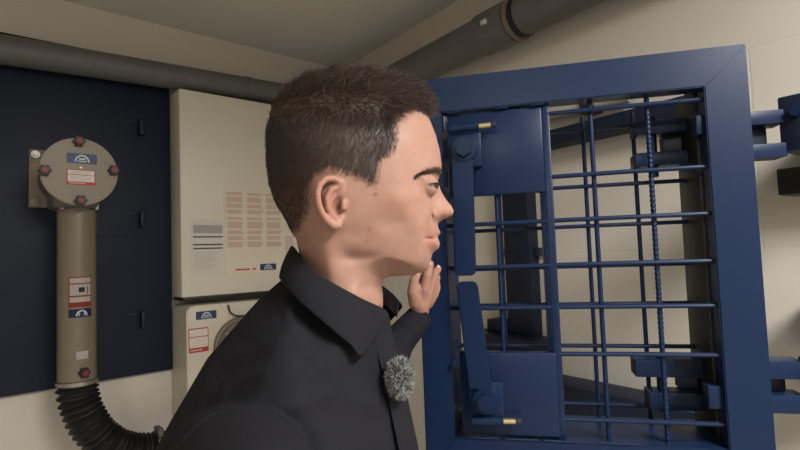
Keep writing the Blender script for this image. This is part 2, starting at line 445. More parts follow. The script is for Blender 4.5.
# ------------------------------------------------------------ grey drain pipes
t = thing('drain_pipe', 'grey plastic pipe running along the left wall above the blue cover', 'pipe', C0, AL, None)
MB().cyl((-3.2, -.085, 2.235), (-.20, -.085, 2.323), .053, seg=48).build('pipe_run', M['pvc'], t)
for x in (-2.2, -.62):
    z = 2.235 + (x + 3.2) / 3.08 * .09
    MB().cyl((x - .014, -.085, z), (x + .014, -.085, z + .0008), .056, seg=48, bev=.002).box(x - .012, x + .012, -.05, 0, z - .01, z + .01, .001).build('pipe_clamp', M['pvc'], t)
t = thing('drain_pipe', 'thick grey plastic pipe with a socket, along the right wall under the ceiling', 'pipe', C0, AR, None)
rp = .068; zc = 2.302
MB().cyl((.20, -.09, zc), (1.22, -.09, zc), rp, seg=48).cyl((1.30, -.09, zc), (3.3, -.09, zc), rp, seg=48).build('pipe_run', M['pvc'], t)
MB().cyl((1.18, -.09, zc), (1.335, -.09, zc), rp + .008, seg=48, bev=.004).build('pipe_socket', M['pvc'], t)
MB().cyl((1.335, -.09, zc), (1.352, -.09, zc), rp + .009, seg=48, bev=.003).build('seal_ring', M['taupe'], t)
MB().cyl((1.352, -.09, zc), (1.375, -.09, zc), rp + .003, seg=48, bev=.002).build('socket_lip', M['black'], t)
MB().box(1.245, 1.268, -.172, -.16, zc - .006, zc + .010, .001).build('pipe_label', M['paper'], t)
for x in (.55, 2.3):
    MB().cyl((x - .014, -.09, zc), (x + .014, -.09, zc), rp + .003, seg=48, bev=.002).box(x - .012, x + .012, -.05, 0, zc - .012, zc + .012, .001).build('pipe_clamp', M['pvc'], t)
t = tag(MB().tube(catmull([(-.20, -.085, 2.323), (-.145, -.088, 2.318), (-.107, -.128, 2.309), (-.106, -.192, 2.302)], 8), .068, 32).build('pipe_elbow', M['pvc']), 'grey pipe elbow in the room corner joining both wall pipes', 'pipe fitting')
t.location = C0; t.rotation_euler = (0, 0, AL)

# ------------------------------------------------------------ steel frame of the escape opening on the right wall
t = thing('hatch_frame', 'blue steel frame on the right wall seen through the grille of the gate', 'frame', C0, AR)
MB().box(1.02, 1.93, -.07, 0, 1.838, 1.892, .003).build('top_rail', M['blueshade'], t)
MB().box(1.195, 1.312, -.05, 0, 1.19, 1.84, .003).build('post', M['blueshade'], t)
MB().box(1.00, 1.93, -.12, 0, .96, 1.075, .003).build('bottom_rail', M['blueshade'], t)
MB().box(1.03, 1.36, -.11, 0, 1.165, 1.196, .003).build('foot_shelf', M['blueshade'], t)
MB().box(1.05, 1.35, -.06, 0, 1.07, 1.166, .003).build('foot_plate', M['blueshade'], t)
MB().box(1.10, 1.175, -.06, 0, 1.198, 1.245, .003).build('foot_block', M['blueshade'], t)
MB().box(1.145, 1.196, -.03, 0, 1.475, 1.505, .002).build('bolt_lug', M['taupedark'], t)
MB().box(1.311, 1.345, -.03, 0, 1.475, 1.505, .002).build('bolt_lug', M['navy'], t)
t = thing('lit_wall_patch', 'added white tube for a lit wall patch above the hatch frame, seen through the gate', 'lit_wall_patch', C0, AR)  # added tube and block imitate lit wall with a shaded gap
MB().tube([(1.30, -.03, 1.965), (1.32, -.03, 1.965), (1.70, -.03, 1.945), (1.71, -.03, 1.945)], [.012, .022, .022, .012], 20).build('lit_patch_tube', M['paper'], t)
MB().box(1.545, 1.59, -.06, 0, 1.92, 1.99, .003).build('shade_gap_block', M['navy'], t)  # dark block stands in for the shade between two lit patches

# ------------------------------------------------------------ blue steel grille gate
g = math.radians(13.2)
nb = Vector((math.sin(g), math.cos(g), 0))
GZ = 1.072
t = thing('grille_gate', 'heavy blue steel gate with a barred window and two lever locks, standing open', 'gate', (nb.x, nb.y, GZ), -g)
GATE = t
D = .165
def z_(v): return v - GZ
def mit(mb, pts, y0=0, y1=D): return mb.prism([(a, z_(b)) for a, b in pts], 1, y0, y1, .002)
UL, UR, VT, VB = -.200, .393, 1.843, 1.073
ul, ur, vt, vb = -.143, .323, 1.774, 1.149
mit(MB(), [(UL, VT), (UR, VT), (ur, vt), (ul, vt)], 0, .04).build('top_rail', M['blue'], t)
mit(MB(), [(UL, VB), (UR, VB), (ur, vb), (ul, vb)]).build('bottom_rail', M['blue'], t)
mit(MB(), [(UL, VB), (ul, vb), (ul, vt), (UL, VT)]).build('stile', M['blue'], t)
mit(MB(), [(UR, VB), (ur, vb), (ur, vt), (UR, VT)], 0, .045).build('stile', M['blue'], t)
MB().box(-.134, .046, .008, .03, z_(1.607), z_(1.7705), .003).build('lock_plate', M['blue'], t)
MB().box(-.129, .050, .006, .03, z_(1.155), z_(1.308), .003).build('lock_plate', M['blue'], t)
# weld beads round the plates
for u0 in (-.118, -.028, .040): wb = MB(); wb.tube([(u0 - .012, .004, z_(1.772)), (u0, .002, z_(1.773)), (u0 + .012, .004, z_(1.773))], .0032, 8).build('weld_bead', M['blue'], t)
for v0 in (1.755, 1.70, 1.645): wb = MB(); wb.tube([(-.139, .004, z_(v0 - .018)), (-.139, .002, z_(v0)), (-.139, .004, z_(v0 + .012))], .0032, 8).build('weld_bead', M['blue'], t)
for u0 in (-.09, -.02, .05, .15): wb = MB(); wb.tube([(u0 - .03, .003, z_(1.1505)), (u0, .001, z_(1.1505)), (u0 + .03, .003, z_(1.1505))], .002, 8).build('weld_bead', M['blue'], t)
# front and rear grid
hv = [1.755, 1.6345, 1.5515, 1.4685, 1.3905, 1.305, 1.187]
def rodh(v, y, a, b, dz=0): MB().tube([(a, y, z_(v + dz)), ((a + b) / 2, y, z_(v + dz) + .0006), (b, y, z_(v + dz))], .0043, 10).build('grille_bar', M['blue'], t)
def rodv(u, y, a, b, ribbed=False, r=.0043):
    nseg = int((b - a) / .0022) if ribbed else 4
    P_ = [(u, y, z_(a + (b - a) * i / nseg)) for i in range(nseg + 1)]
    R_ = [r + (.0006 if i % 4 < 2 else -.0003) for i in range(nseg + 1)] if ribbed else r
    MB().tube(P_, R_, 10).build('grille_bar', M['blue'], t)
for i, v in enumerate(hv):
    a = .046 if i in (0, 1, 5, 6) else -.143
    rodh(v, .014, a, ur + .004)
for u, a, b in ((-.0455, 1.306, 1.608), (.135, vb, vt), (.2335, vb, vt)):
    rodv(u, .023, a - .002, b + .002, ribbed=(u > .2))
MB().box(.045, .060, .010, .030, z_(vb - .002), z_(vt + .002), .002).build('grille_flat', M['blue'], t)
yr = .142
for i, v in enumerate(hv):
    rodh(v, yr, -.143, ur + .004, -.008)
for u in (-.0455, .135, .2335): rodv(u, yr + .009, vb - .002, vt + .002)
MB().box(.040, .062, yr - .06, yr + .01, z_(vb), z_(vt), .002).build('grille_flat', M['blue'], t)
# small lugs on the inner face of the right stile
MB().box(.310, .3235, .012, .042, z_(1.693), z_(1.728), .002).build('stile_lug', M['blue'], t)
MB().box(.300, .3235, .012, .045, z_(1.213), z_(1.252), .002).build('stile_lug', M['blue'], t)
# lever locks
def lever(pts, cu, cv, pin, pin_v):
    l = mit(MB(), pts, -.020, -.008).build('lock_lever', M['blue'], t)
    MB().box(cu - .032, cu + .032, -.012, .009, z_(cv - .033), z_(cv + .033), .003).build('lock_base', M['blue'], t)
    h = MB().cyl((cu, -.012, z_(cv)), (cu, -.024, z_(cv)), .027, .0235, seg=40, bev=.002).cyl((cu, -.024, z_(cv)), (cu, -.036, z_(cv)), .0165, seg=6, bev=.0015)
    h.build('lock_bolt', M['blue'], t)
    sp = MB().cyl((cu - .028, -.016, z_(pin_v)), (cu + .030, -.016, z_(pin_v + .0015)), .0075, seg=16, bev=.002).build('spring_pin', M['blue'], t)
    MB().cyl((cu + .026, -.016, z_(pin_v + .0015)), (cu + .052, -.016, z_(pin_v + .002)), .0052, seg=16, bev=.001).build('pin_tip', M['brass'], sp)
    MB().cyl((cu + .052, -.016, z_(pin_v + .002)), (cu + .062, -.016, z_(pin_v + .002)), .007, seg=14, bev=.002).build('pin_head', M['navy'], sp)
lever([(-.124, 1.69), (-.084, 1.69), (-.088, 1.462), (-.093, 1.455), (-.124, 1.455), (-.128, 1.462)], -.100, 1.694, 0, 1.735)
lever([(-.126, 1.437), (-.120, 1.444), (-.092, 1.444), (-.086, 1.437), (-.068, 1.245), (-.110, 1.245)], -.080, 1.224, 0, 1.187)
MB().cyl((-.136, .0, z_(1.60)), (-.136, -.012, z_(1.60)), .006, seg=16, bev=.001).build('stile_bolt', M['blue'], t)
MB().cyl((-.136, .0, z_(1.29)), (-.136, -.012, z_(1.29)), .006, seg=16, bev=.001).build('stile_bolt', M['blue'], t)
# hinge arms behind the gate, reaching past the right stile to the wall
for z0, z1, a in ((1.719, 1.745, .226), (1.656, 1.682, .224), (1.245, 1.278, .201), (1.183, 1.216, .223)):
    MB().box(a, .488, .10, .150, z_(z0), z_(z1), .002).build('hinge_arm', M['blue'], t)
for z0, z1, a in ((1.635, 1.755, .262), (1.175, 1.285, .252)):
    MB().cyl((a, .125, z_(z0)), (a, .125, z_(z1)), .009, seg=20, bev=.001).build('hinge_pin', M['blue'], t)
for z0, z1 in ((1.682, 1.719), (1.216, 1.245)):
    MB().box(.285, .470, .135, .165, z_(z0), z_(z1), .002).build('hinge_web', M['navy'], t)
MB().box(.319, .375, .0455, .17, z_(1.09), z_(1.79), .002).build('stile_shade_box', M['black'], t)  # black box puts the shade of the right stile's inner face into colour

# hinge blocks on the right wall
for (z0, z1, lbl) in ((1.664, 1.768, 'blue steel hinge block on the right wall holding the upper gate arms'), (1.176, 1.286, 'blue steel hinge block on the right wall holding the lower gate arms')):
    t = thing('hinge_block', lbl, 'hinge', C0, AR, 'hinge blocks')
    MB().box(2.155, 2.225, -.335, 0, z0, z1, .003).build('block_body', M['blueshade'], t)
    MB().cyl((2.185, -.335, (z0 + z1) / 2 + .02), (2.185, -.345, (z0 + z1) / 2 + .02), .012, seg=6, bev=.001).build('block_bolt', M['blue'], t)
for (x0, z0, z1, lbl) in ((2.068, 1.602, 1.662, 'black lock box on the right wall under the upper hinge block'), (2.095, 1.288, 1.362, 'black lock box on the right wall above the lower hinge block')):
    t = thing('lock_box', lbl, 'lock', C0, AR, 'black boxes by the hinges')
    MB().box(x0, x0 + .22, -.09, 0, z0, z1, .003).build('box_body', M['black'], t)
    for k in range(3): MB().box(x0 + .05 + .03 * k, x0 + .06 + .03 * k, -.095, -.088, z0 + .015, z1 - .015, .001).build('box_rib', M['navy'], t)

HEAD_EDGE=[(0.0408, 1.659), (0.043, 1.6528), (0.0451, 1.6466), (0.0473, 1.6405), (0.0486, 1.6339), (0.05, 1.6274), (0.0513, 1.6208), (0.0517, 1.6151), (0.0521, 1.6095), (0.0526, 1.6038), (0.0515, 1.5966), (0.0493, 1.5912), (0.047, 1.5858), (0.0488, 1.5797), (0.0506, 1.5736), (0.0537, 1.5681), (0.0567, 1.5626), (0.0598, 1.5583), (0.063, 1.5539), (0.0651, 1.549), (0.063, 1.5437), (0.0573, 1.5415), (0.0516, 1.5392), (0.0454, 1.5348), (0.0459, 1.5282), (0.0485, 1.5233), (0.0442, 1.5187), (0.0468, 1.5114), (0.0454, 1.5055), (0.0414, 1.5024), (0.0374, 1.4992), (0.0354, 1.4928), (0.0339, 1.4869), (0.0307, 1.4811), (0.0241, 1.4772), (0.0181, 1.476), (0.0121, 1.4747), (0.0049, 1.4744), (-0.0022, 1.474), (-0.0082, 1.474), (-0.0141, 1.4739), (-0.0213, 1.4712), (-0.024, 1.463), (-0.0236, 1.4577), (-0.0232, 1.4524), (-0.0234, 1.4459), (-0.0236, 1.4394), (-0.0247, 1.4339), (-0.0258, 1.4283), (-0.0269, 1.4228), (-0.0279, 1.4173), (-0.0293, 1.4115), (-0.0307, 1.4057), (-0.0321, 1.3999), (-0.0335, 1.3941), (-0.0394, 1.3943), (-0.0454, 1.3945), (-0.0514, 1.3947), (-0.0574, 1.395), (-0.0633, 1.3952), (-0.0693, 1.3954), (-0.0753, 1.3956), (-0.0813, 1.3958), (-0.0873, 1.396), (-0.0932, 1.3963), (-0.0992, 1.3965), (-0.1052, 1.3967), (-0.1112, 1.3969), (-0.1172, 1.3971), (-0.1168, 1.4029), (-0.1165, 1.4088), (-0.1162, 1.4146), (-0.1159, 1.4205), (-0.1155, 1.4263), (-0.1152, 1.4322), (-0.1149, 1.438), (-0.115, 1.4439), (-0.1152, 1.4498), (-0.1153, 1.4557), (-0.1155, 1.4616), (-0.1159, 1.4671), (-0.1163, 1.4727), (-0.1168, 1.4782), (-0.1172, 1.4838), (-0.1177, 1.4893), (-0.1181, 1.4949), (-0.1192, 1.5001), (-0.1203, 1.5054), (-0.1213, 1.5107), (-0.1224, 1.516), (-0.1234, 1.5213), (-0.1263, 1.5273), (-0.1291, 1.5334), (-0.1319, 1.5395), (-0.1348, 1.5456), (-0.1376, 1.5508), (-0.1405, 1.556), (-0.1434, 1.5612), (-0.1462, 1.5664), (-0.1479, 1.5719), (-0.1496, 1.5774), (-0.1513, 1.5829), (-0.1529, 1.5884), (-0.1533, 1.5944), (-0.1536, 1.6005), (-0.154, 1.6066), (-0.1543, 1.6126), (-0.1546, 1.6187), (-0.154, 1.6248), (-0.1534, 1.6308), (-0.1528, 1.6369), (-0.1522, 1.643), (-0.1515, 1.6491), (-0.1499, 1.6551), (-0.1483, 1.6612), (-0.1466, 1.6672), (-0.1449, 1.6733), (-0.1415, 1.6784), (-0.1381, 1.6835), (-0.1346, 1.6886), (-0.1311, 1.6937), (-0.1256, 1.6971), (-0.1201, 1.7006), (-0.1145, 1.7041), (-0.109, 1.7076), (-0.1029, 1.7089), (-0.0968, 1.7101), (-0.0906, 1.7114), (-0.0845, 1.7126), (-0.0784, 1.7139), (-0.0724, 1.7132), (-0.0663, 1.7126), (-0.0603, 1.712), (-0.0542, 1.7113), (-0.0482, 1.7107), (-0.0421, 1.7101), (-0.0361, 1.7086), (-0.0301, 1.7071), (-0.0241, 1.7057), (-0.0181, 1.7042), (-0.012, 1.7028), (-0.006, 1.7013), (-0.0008, 1.6991), (0.0045, 1.697), (0.0097, 1.6948), (0.015, 1.6926), (0.0202, 1.6905), (0.0253, 1.6858), (0.0304, 1.6811), (0.0354, 1.6764), (0.0372, 1.6706), (0.039, 1.6648)]
HEAD_W=[(-0.06, 1.6225, 0.077), (-0.0817, 1.613, 0.075), (-0.1054, 1.628, 0.06), (-0.1257, 1.6211, 0.043), (-0.1062, 1.5838, 0.062), (-0.1267, 1.5817, 0.043), (-0.0607, 1.6589, 0.062), (-0.0281, 1.6582, 0.06), (-0.0011, 1.6544, 0.05), (0.0216, 1.6573, 0.036), (-0.0071, 1.6348, 0.062), (-0.029, 1.6117, 0.072), (-0.096, 1.6707, 0.045), (-0.0556, 1.5902, 0.078), (-0.0622, 1.6852, 0.042), (-0.0285, 1.6805, 0.042), (-0.0841, 1.5551, 0.07), (-0.1026, 1.5571, 0.056), (0.003, 1.6125, 0.062), (0.0201, 1.6255, 0.05), (0.0331, 1.6286, 0.034), (0.0398, 1.6157, 0.028), (0.0248, 1.6033, 0.048), (0.0131, 1.5911, 0.057), (0.0289, 1.5923, 0.046), (0.0426, 1.5951, 0.026), (0.002, 1.585, 0.064), (0.0333, 1.5777, 0.037), (0.0402, 1.5789, 0.026), (0.0204, 1.5763, 0.051), (0.0069, 1.5711, 0.061), (0.0233, 1.5652, 0.05), (0.0139, 1.5539, 0.056), (0.0009, 1.5548, 0.063), (-0.0149, 1.5603, 0.068), (-0.0356, 1.569, 0.073), (-0.0566, 1.5641, 0.076), (-0.0582, 1.5329, 0.07), (0.0484, 1.5688, 0.011), (0.0526, 1.5579, 0.012), (0.0556, 1.5506, 0.014), (0.0492, 1.5469, 0.019), (0.0543, 1.5426, 0.012), (0.0443, 1.5413, 0.019), (0.0403, 1.5631, 0.023), (0.0325, 1.5574, 0.036), (0.0357, 1.5464, 0.031), (0.038, 1.5365, 0.024), (0.0282, 1.5424, 0.042), (0.0403, 1.5275, 0.019), (0.0315, 1.5261, 0.031), (0.04, 1.5194, 0.019), (0.0337, 1.5182, 0.026), (0.0408, 1.5113, 0.019), (0.0334, 1.5091, 0.025), (0.0217, 1.5171, 0.041), (0.0221, 1.5312, 0.047), (0.0084, 1.5206, 0.05), (0.0056, 1.5367, 0.057), (-0.0088, 1.5263, 0.058), (0.0283, 1.4898, 0.02), (0.026, 1.4991, 0.029), (0.0141, 1.4871, 0.032), (0.0134, 1.5018, 0.04), (0.001, 1.4989, 0.046), (-0.0018, 1.4845, 0.037), (-0.0157, 1.4919, 0.048), (-0.0281, 1.5033, 0.056), (-0.0436, 1.5134, 0.062), (-0.0536, 1.5255, 0.066), (-0.0271, 1.5246, 0.063), (-0.017, 1.5104, 0.056), (-0.0151, 1.4829, 0.042), (-0.0306, 1.4803, 0.045), (-0.0429, 1.4907, 0.052), (-0.0554, 1.4988, 0.056), (-0.0304, 1.4613, 0.04), (-0.0438, 1.4679, 0.05), (-0.0614, 1.4764, 0.057), (-0.0767, 1.4911, 0.06), (-0.089, 1.513, 0.06), (-0.098, 1.5319, 0.055), (-0.0994, 1.4948, 0.04), (-0.0925, 1.4694, 0.046), (-0.0673, 1.448, 0.06), (-0.0413, 1.4409, 0.052), (-0.0625, 1.4216, 0.062), (-0.0907, 1.4317, 0.05), (-0.0264, 1.4219, 0.035)]
HEAD_BUMPS=[(0.0363, 1.543, 0.00172, 0.00592, -0.0042), (0.0325, 1.5334, 0.00377, 0.00862, -0.0022), (0.0307, 1.5161, 0.00431, 0.00237, -0.0028), (0.035, 1.5166, 0.00754, 0.00118, -0.0048), (-0.0042, 1.5347, 0.02154, 0.00862, -0.0018), (0.0278, 1.5808, 0.00969, 0.0014, -0.0012), (0.0032, 1.5594, 0.01508, 0.00862, 0.0018), (0.0323, 1.5834, 0.00969, 0.00431, 0.0025), (-0.0525, 1.5106, 0.01077, 0.00862, 0.002), (0.0273, 1.5672, 0.00862, 0.00215, -0.0014), (0.0404, 1.5434, 0.00377, 0.00431, 0.003), (-0.0443, 1.4974, 0.01938, 0.00538, -0.003), (-0.0769, 1.4857, 0.00969, 0.02369, 0.002)]
EAR_HELIX=[(-0.0633, 0.545, 1.5549, 0.0026), (-0.0662, 0.5435, 1.5602, 0.0028), (-0.0605, 0.5425, 1.5694, 0.003), (-0.06, 0.54, 1.5764, 0.0032), (-0.0667, 0.536, 1.5808, 0.0034), (-0.0744, 0.532, 1.58, 0.0034), (-0.0808, 0.529, 1.5736, 0.0034), (-0.083, 0.528, 1.5643, 0.0034), (-0.0824, 0.529, 1.5541, 0.0034), (-0.0794, 0.531, 1.5449, 0.0036), (-0.0749, 0.534, 1.5372, 0.004), (-0.0694, 0.538, 1.5321, 0.0048), (-0.0646, 0.541, 1.5326, 0.0048), (-0.0626, 0.544, 1.539, 0.004)]
EAR_ANTI=[(-0.0633, 0.54, 1.5723, 0.0026), (-0.0702, 0.5365, 1.569, 0.003), (-0.0744, 0.535, 1.5606, 0.0032), (-0.0738, 0.536, 1.5503, 0.0032), (-0.0701, 0.538, 1.5431, 0.0034), (-0.0652, 0.54, 1.5409, 0.003)]
EAR_TRAGUS=[(-0.0584, 0.543, 1.5556, 0.0034), (-0.0585, 0.5425, 1.5503, 0.0032)]
EAR_PLATE=[(-0.0693, 0.5465, 1.5744, 0.0075), (-0.0748, 0.5455, 1.5628, 0.009), (-0.074, 0.5455, 1.5512, 0.009), (-0.0691, 0.546, 1.5415, 0.0075)]
EAR_HOLE=[-0.0624, 0.5405, 1.5513]
NOSTRIL=[0.0515, 0.6115, 1.538]
EYE_C=[0.0325, 0.5885, 1.5759]
TINTS=[(0.0363, 1.5224, 0.00754, 0.00431, (0.86, 0.62, 0.62), 0.65), (0.0348, 1.5106, 0.00754, 0.00495, (0.88, 0.62, 0.62), 0.75), (-0.0747, 1.5612, 0.01831, 0.02908, (1.0, 0.74, 0.7), 0.5), (0.0008, 1.5529, 0.02369, 0.01292, (1.03, 0.84, 0.8), 0.45), (0.0513, 1.5446, 0.00754, 0.00646, (1.04, 0.82, 0.78), 0.5), (-0.0305, 1.5238, 0.00646, 0.00754, (0.95, 0.68, 0.62), 0.5), (-0.0336, 1.5282, 0.00215, 0.00215, (0.78, 0.52, 0.48), 0.6), (-0.0248, 1.5642, 0.00258, 0.00172, (0.55, 0.36, 0.3), 0.8), (-0.0118, 1.5632, 0.00129, 0.00108, (0.75, 0.55, 0.48), 0.4), (-0.0372, 1.5154, 0.00269, 0.00129, (0.78, 0.52, 0.48), 0.5), (0.0071, 1.4912, 0.03015, 0.014, (0.84, 0.8, 0.8), 0.5), (-0.0225, 1.5052, 0.02692, 0.01508, (0.92, 0.88, 0.86), 0.4), (0.0323, 1.529, 0.00862, 0.00323, (0.88, 0.82, 0.8), 0.4), (0.031, 1.578, 0.01185, 0.00538, (0.8, 0.7, 0.68), 0.6), (0.0305, 1.566, 0.00862, 0.00323, (0.86, 0.76, 0.74), 0.5), (-0.0641, 1.5532, 0.00431, 0.00538, (0.45, 0.3, 0.26), 0.8)]  # includes shade painted into eye sockets and ear holes
HAIR_REG=[(0.0531, 1.6635), (0.0369, 1.6607), (0.0219, 1.6631), (0.0069, 1.6586), (-0.0023, 1.6478), (0.0027, 1.6347), (0.0022, 1.6213), (-0.0026, 1.6082), (-0.0157, 1.5978), (-0.0184, 1.5781), (-0.0239, 1.5707), (-0.0292, 1.5697), (-0.0384, 1.5763), (-0.0538, 1.584), (-0.0717, 1.589), (-0.0854, 1.5841), (-0.0919, 1.5721), (-0.0918, 1.5562), (-0.0994, 1.5427), (-0.1109, 1.5307), (-0.1251, 1.5254), (-0.1437, 1.522), (-0.1905, 1.5717), (-0.1886, 1.6688), (-0.1385, 1.7409), (-0.0652, 1.7506), (0.0312, 1.7222), (0.066, 1.6839)]
BROW=[(0.0195, 1.5834, 0.052), (0.0264, 1.5882, 0.048), (0.0348, 1.5925, 0.04), (0.0436, 1.5959, 0.028), (0.0506, 1.5965, 0.012)]
SHIRT_EDGE=[(-0.1123, 1.487), (-0.1281, 1.4949), (-0.1363, 1.4854), (-0.1445, 1.476), (-0.1545, 1.4678), (-0.1645, 1.4596), (-0.1745, 1.4514), (-0.1841, 1.4413), (-0.1937, 1.4311), (-0.2033, 1.4209), (-0.2141, 1.4092), (-0.2248, 1.3976), (-0.2356, 1.3859), (-0.2431, 1.3738), (-0.2506, 1.3617), (-0.258, 1.3496), (-0.2659, 1.3371), (-0.2737, 1.3247), (-0.2815, 1.3123), (-0.2902, 1.2972), (-0.2988, 1.2822), (-0.305, 1.2682), (-0.3111, 1.2544), (-0.3173, 1.2405), (-0.3234, 1.2267), (-0.3269, 1.2138), (-0.3305, 1.2009), (-0.334, 1.1881), (-0.3375, 1.1753), (-0.341, 1.1626), (-0.3445, 1.1498), (-0.348, 1.1371), (-0.3493, 1.1243), (-0.3505, 1.1114), (-0.3518, 1.0986), (-0.3531, 1.0858), (-0.3543, 1.073), (-0.3556, 1.0603), (-0.3568, 1.0476), (-0.3581, 1.035), (-0.3573, 1.0216), (-0.3565, 1.0083), (-0.3558, 0.995), (-0.355, 0.9817), (-0.3542, 0.9685), (-0.3534, 0.9553), (-0.3527, 0.9422), (-0.3519, 0.929), (-0.3511, 0.916), (-0.3504, 0.9029), (-0.3496, 0.8899), (-0.3354, 0.8894), (-0.3212, 0.8889), (-0.307, 0.8884), (-0.2928, 0.8879), (-0.2786, 0.8874), (-0.2644, 0.8869), (-0.2502, 0.8864), (-0.2361, 0.8859), (-0.2219, 0.8854), (-0.2077, 0.8849), (-0.1935, 0.8845), (-0.1793, 0.884), (-0.1651, 0.8835), (-0.1509, 0.883), (-0.1368, 0.8825), (-0.1226, 0.882), (-0.1084, 0.8815), (-0.0942, 0.881), (-0.0801, 0.8805), (-0.0659, 0.88), (-0.0517, 0.8795), (-0.0375, 0.8791), (-0.0234, 0.8786), (-0.0092, 0.8781), (0.005, 0.8776), (0.0064, 0.8905), (0.0079, 0.9035), (0.0094, 0.9165), (0.0108, 0.9295), (0.0123, 0.9426), (0.0138, 0.9557), (0.0153, 0.9688), (0.0168, 0.982), (0.0182, 0.9952), (0.0197, 1.0084), (0.0212, 1.0216), (0.0209, 1.0344), (0.0205, 1.0471), (0.0201, 1.0599), (0.0197, 1.0727), (0.0194, 1.0855), (0.019, 1.0984), (0.0186, 1.1112), (0.0182, 1.1242), (0.0176, 1.1376), (0.0169, 1.1511), (0.0163, 1.1646), (0.0156, 1.1781), (0.0149, 1.1917), (0.0143, 1.2053), (0.013, 1.2199), (0.0118, 1.2346), (0.0106, 1.2493), (0.0093, 1.264), (0.0074, 1.2777), (0.0055, 1.2913), (0.0025, 1.308), (-0.0005, 1.3248), (-0.0043, 1.3404), (-0.0082, 1.3561), (-0.0121, 1.3718), (-0.0151, 1.3894), (-0.0181, 1.407), (-0.0202, 1.4185), (-0.0222, 1.4301), (-0.0302, 1.445), (-0.0472, 1.4517), (-0.0641, 1.4584), (-0.0761, 1.4655), (-0.0882, 1.4727), (-0.1002, 1.4798)]
SHIRT_W=[(-0.1023, 1.4694, 0.06), (-0.0689, 1.4521, 0.065), (-0.0373, 1.4384, 0.05), (-0.1271, 1.4551, 0.075), (-0.0859, 1.4353, 0.1), (-0.0518, 1.4164, 0.085), (-0.0297, 1.4087, 0.04), (-0.1519, 1.4306, 0.085), (-0.1119, 1.4199, 0.125), (-0.1842, 1.4003, 0.085), (-0.1378, 1.3951, 0.14), (-0.0895, 1.3945, 0.145), (-0.0551, 1.3866, 0.115), (-0.0278, 1.3736, 0.06), (-0.197, 1.3721, 0.095), (-0.1542, 1.3705, 0.15), (-0.1046, 1.3684, 0.165), (-0.0637, 1.3537, 0.135), (-0.0234, 1.3331, 0.07), (-0.222, 1.3447, 0.085), (-0.194, 1.3347, 0.105), (-0.1364, 1.3335, 0.15), (-0.081, 1.3315, 0.15), (-0.0378, 1.316, 0.11), (-0.0088, 1.294, 0.05), (-0.2446, 1.3094, 0.07), (-0.2461, 1.2718, 0.08), (-0.1864, 1.2845, 0.115), (-0.1178, 1.2901, 0.155), (-0.0639, 1.286, 0.15), (-0.0207, 1.2535, 0.08), (-0.205, 1.2305, 0.12), (-0.1239, 1.2543, 0.17), (-0.0666, 1.2363, 0.14), (-0.0176, 1.1973, 0.07), (-0.2345, 1.1052, 0.1), (-0.1406, 1.1393, 0.15), (-0.0726, 1.1145, 0.12), (-0.017, 1.0678, 0.06), (-0.216, 1.0104, 0.1), (-0.1362, 1.0444, 0.14), (-0.0672, 1.0144, 0.11)]
SHIRT_RIDGE=[(-0.19, 1.3951, -0.0989, 1.4313, 0.0067, 0.0065), (-0.1809, 1.3733, -0.1359, 1.3932, 0.0058, 0.006), (-0.1706, 1.4198, -0.1351, 1.4326, 0.0058, 0.0055), (-0.1479, 1.3629, -0.0721, 1.3694, 0.0087, 0.0055), (-0.0992, 1.4172, -0.0331, 1.3448, 0.0096, 0.006), (-0.0722, 1.3648, -0.0121, 1.3256, 0.0087, 0.0055), (-0.127, 1.4513, -0.0992, 1.4172, 0.0067, 0.005), (-0.205, 1.3417, -0.1809, 1.3687, 0.0058, 0.0055)]
NEAR_ARM=[(-0.1849, 0.57, 1.2842, 0.07), (-0.1317, 0.43, 1.3196, 0.055), (-0.0958, 0.345, 1.3323, 0.047), (-0.049, 0.31, 1.2704, 0.04)]
FAR_ARM=[(-0.0506, 0.8, 1.3231, 0.06), (-0.0523, 0.87, 1.2912, 0.046), (-0.0148, 0.93, 1.3416, 0.031), (0.0265, 0.955, 1.3809, 0.022)]
HAND=[[(0.0225, 0.953, 1.3723, 0.0165), (0.0285, 0.955, 1.3862, 0.0165), (0.031, 0.955, 1.4042, 0.016), (0.0353, 0.955, 1.4204, 0.0155)], [(0.0314, 0.965, 1.4032, 0.014), (0.047, 0.972, 1.4167, 0.013), (0.0476, 0.975, 1.4276, 0.011)], [(0.0308, 0.945, 1.407, 0.014), (0.0239, 0.938, 1.4222, 0.012), (0.028, 0.938, 1.4345, 0.011)], [(0.0347, 0.945, 1.4158, 0.012), (0.0387, 0.936, 1.4343, 0.0095), (0.045, 0.936, 1.459, 0.0085), (0.0517, 0.945, 1.4801, 0.0072)], [(0.0427, 0.957, 1.42, 0.011), (0.0528, 0.958, 1.4432, 0.009), (0.0612, 0.962, 1.4629, 0.0078), (0.0677, 0.972, 1.4697, 0.0068)], [(0.0466, 0.965, 1.4155, 0.011), (0.0567, 0.967, 1.4352, 0.0088), (0.0632, 0.972, 1.4494, 0.0075), (0.0658, 0.98, 1.4546, 0.0066)], [(0.0466, 0.972, 1.4075, 0.0105), (0.0585, 0.975, 1.4216, 0.008), (0.065, 0.98, 1.434, 0.0068), (0.0657, 0.986, 1.4411, 0.0062)], [(0.0218, 0.94, 1.4114, 0.0115), (0.0179, 0.932, 1.4318, 0.0098), (0.0213, 0.932, 1.4512, 0.0085), (0.0292, 0.936, 1.4668, 0.0072)]]
NAILS=[[0.0679, 0.968, 1.4726], [0.0504, 0.937, 1.4812], [0.0271, 0.928, 1.4653]]
COL_FOLD=[[-0.1325, 0.64, 1.5148], [-0.1219, 0.605, 1.5103], [-0.1082, 0.574, 1.4974], [-0.0913, 0.556, 1.4832], [-0.0738, 0.55, 1.4722], [-0.0575, 0.552, 1.4621], [-0.0418, 0.565, 1.4514], [-0.0292, 0.588, 1.4422], [-0.0213, 0.614, 1.4341]]
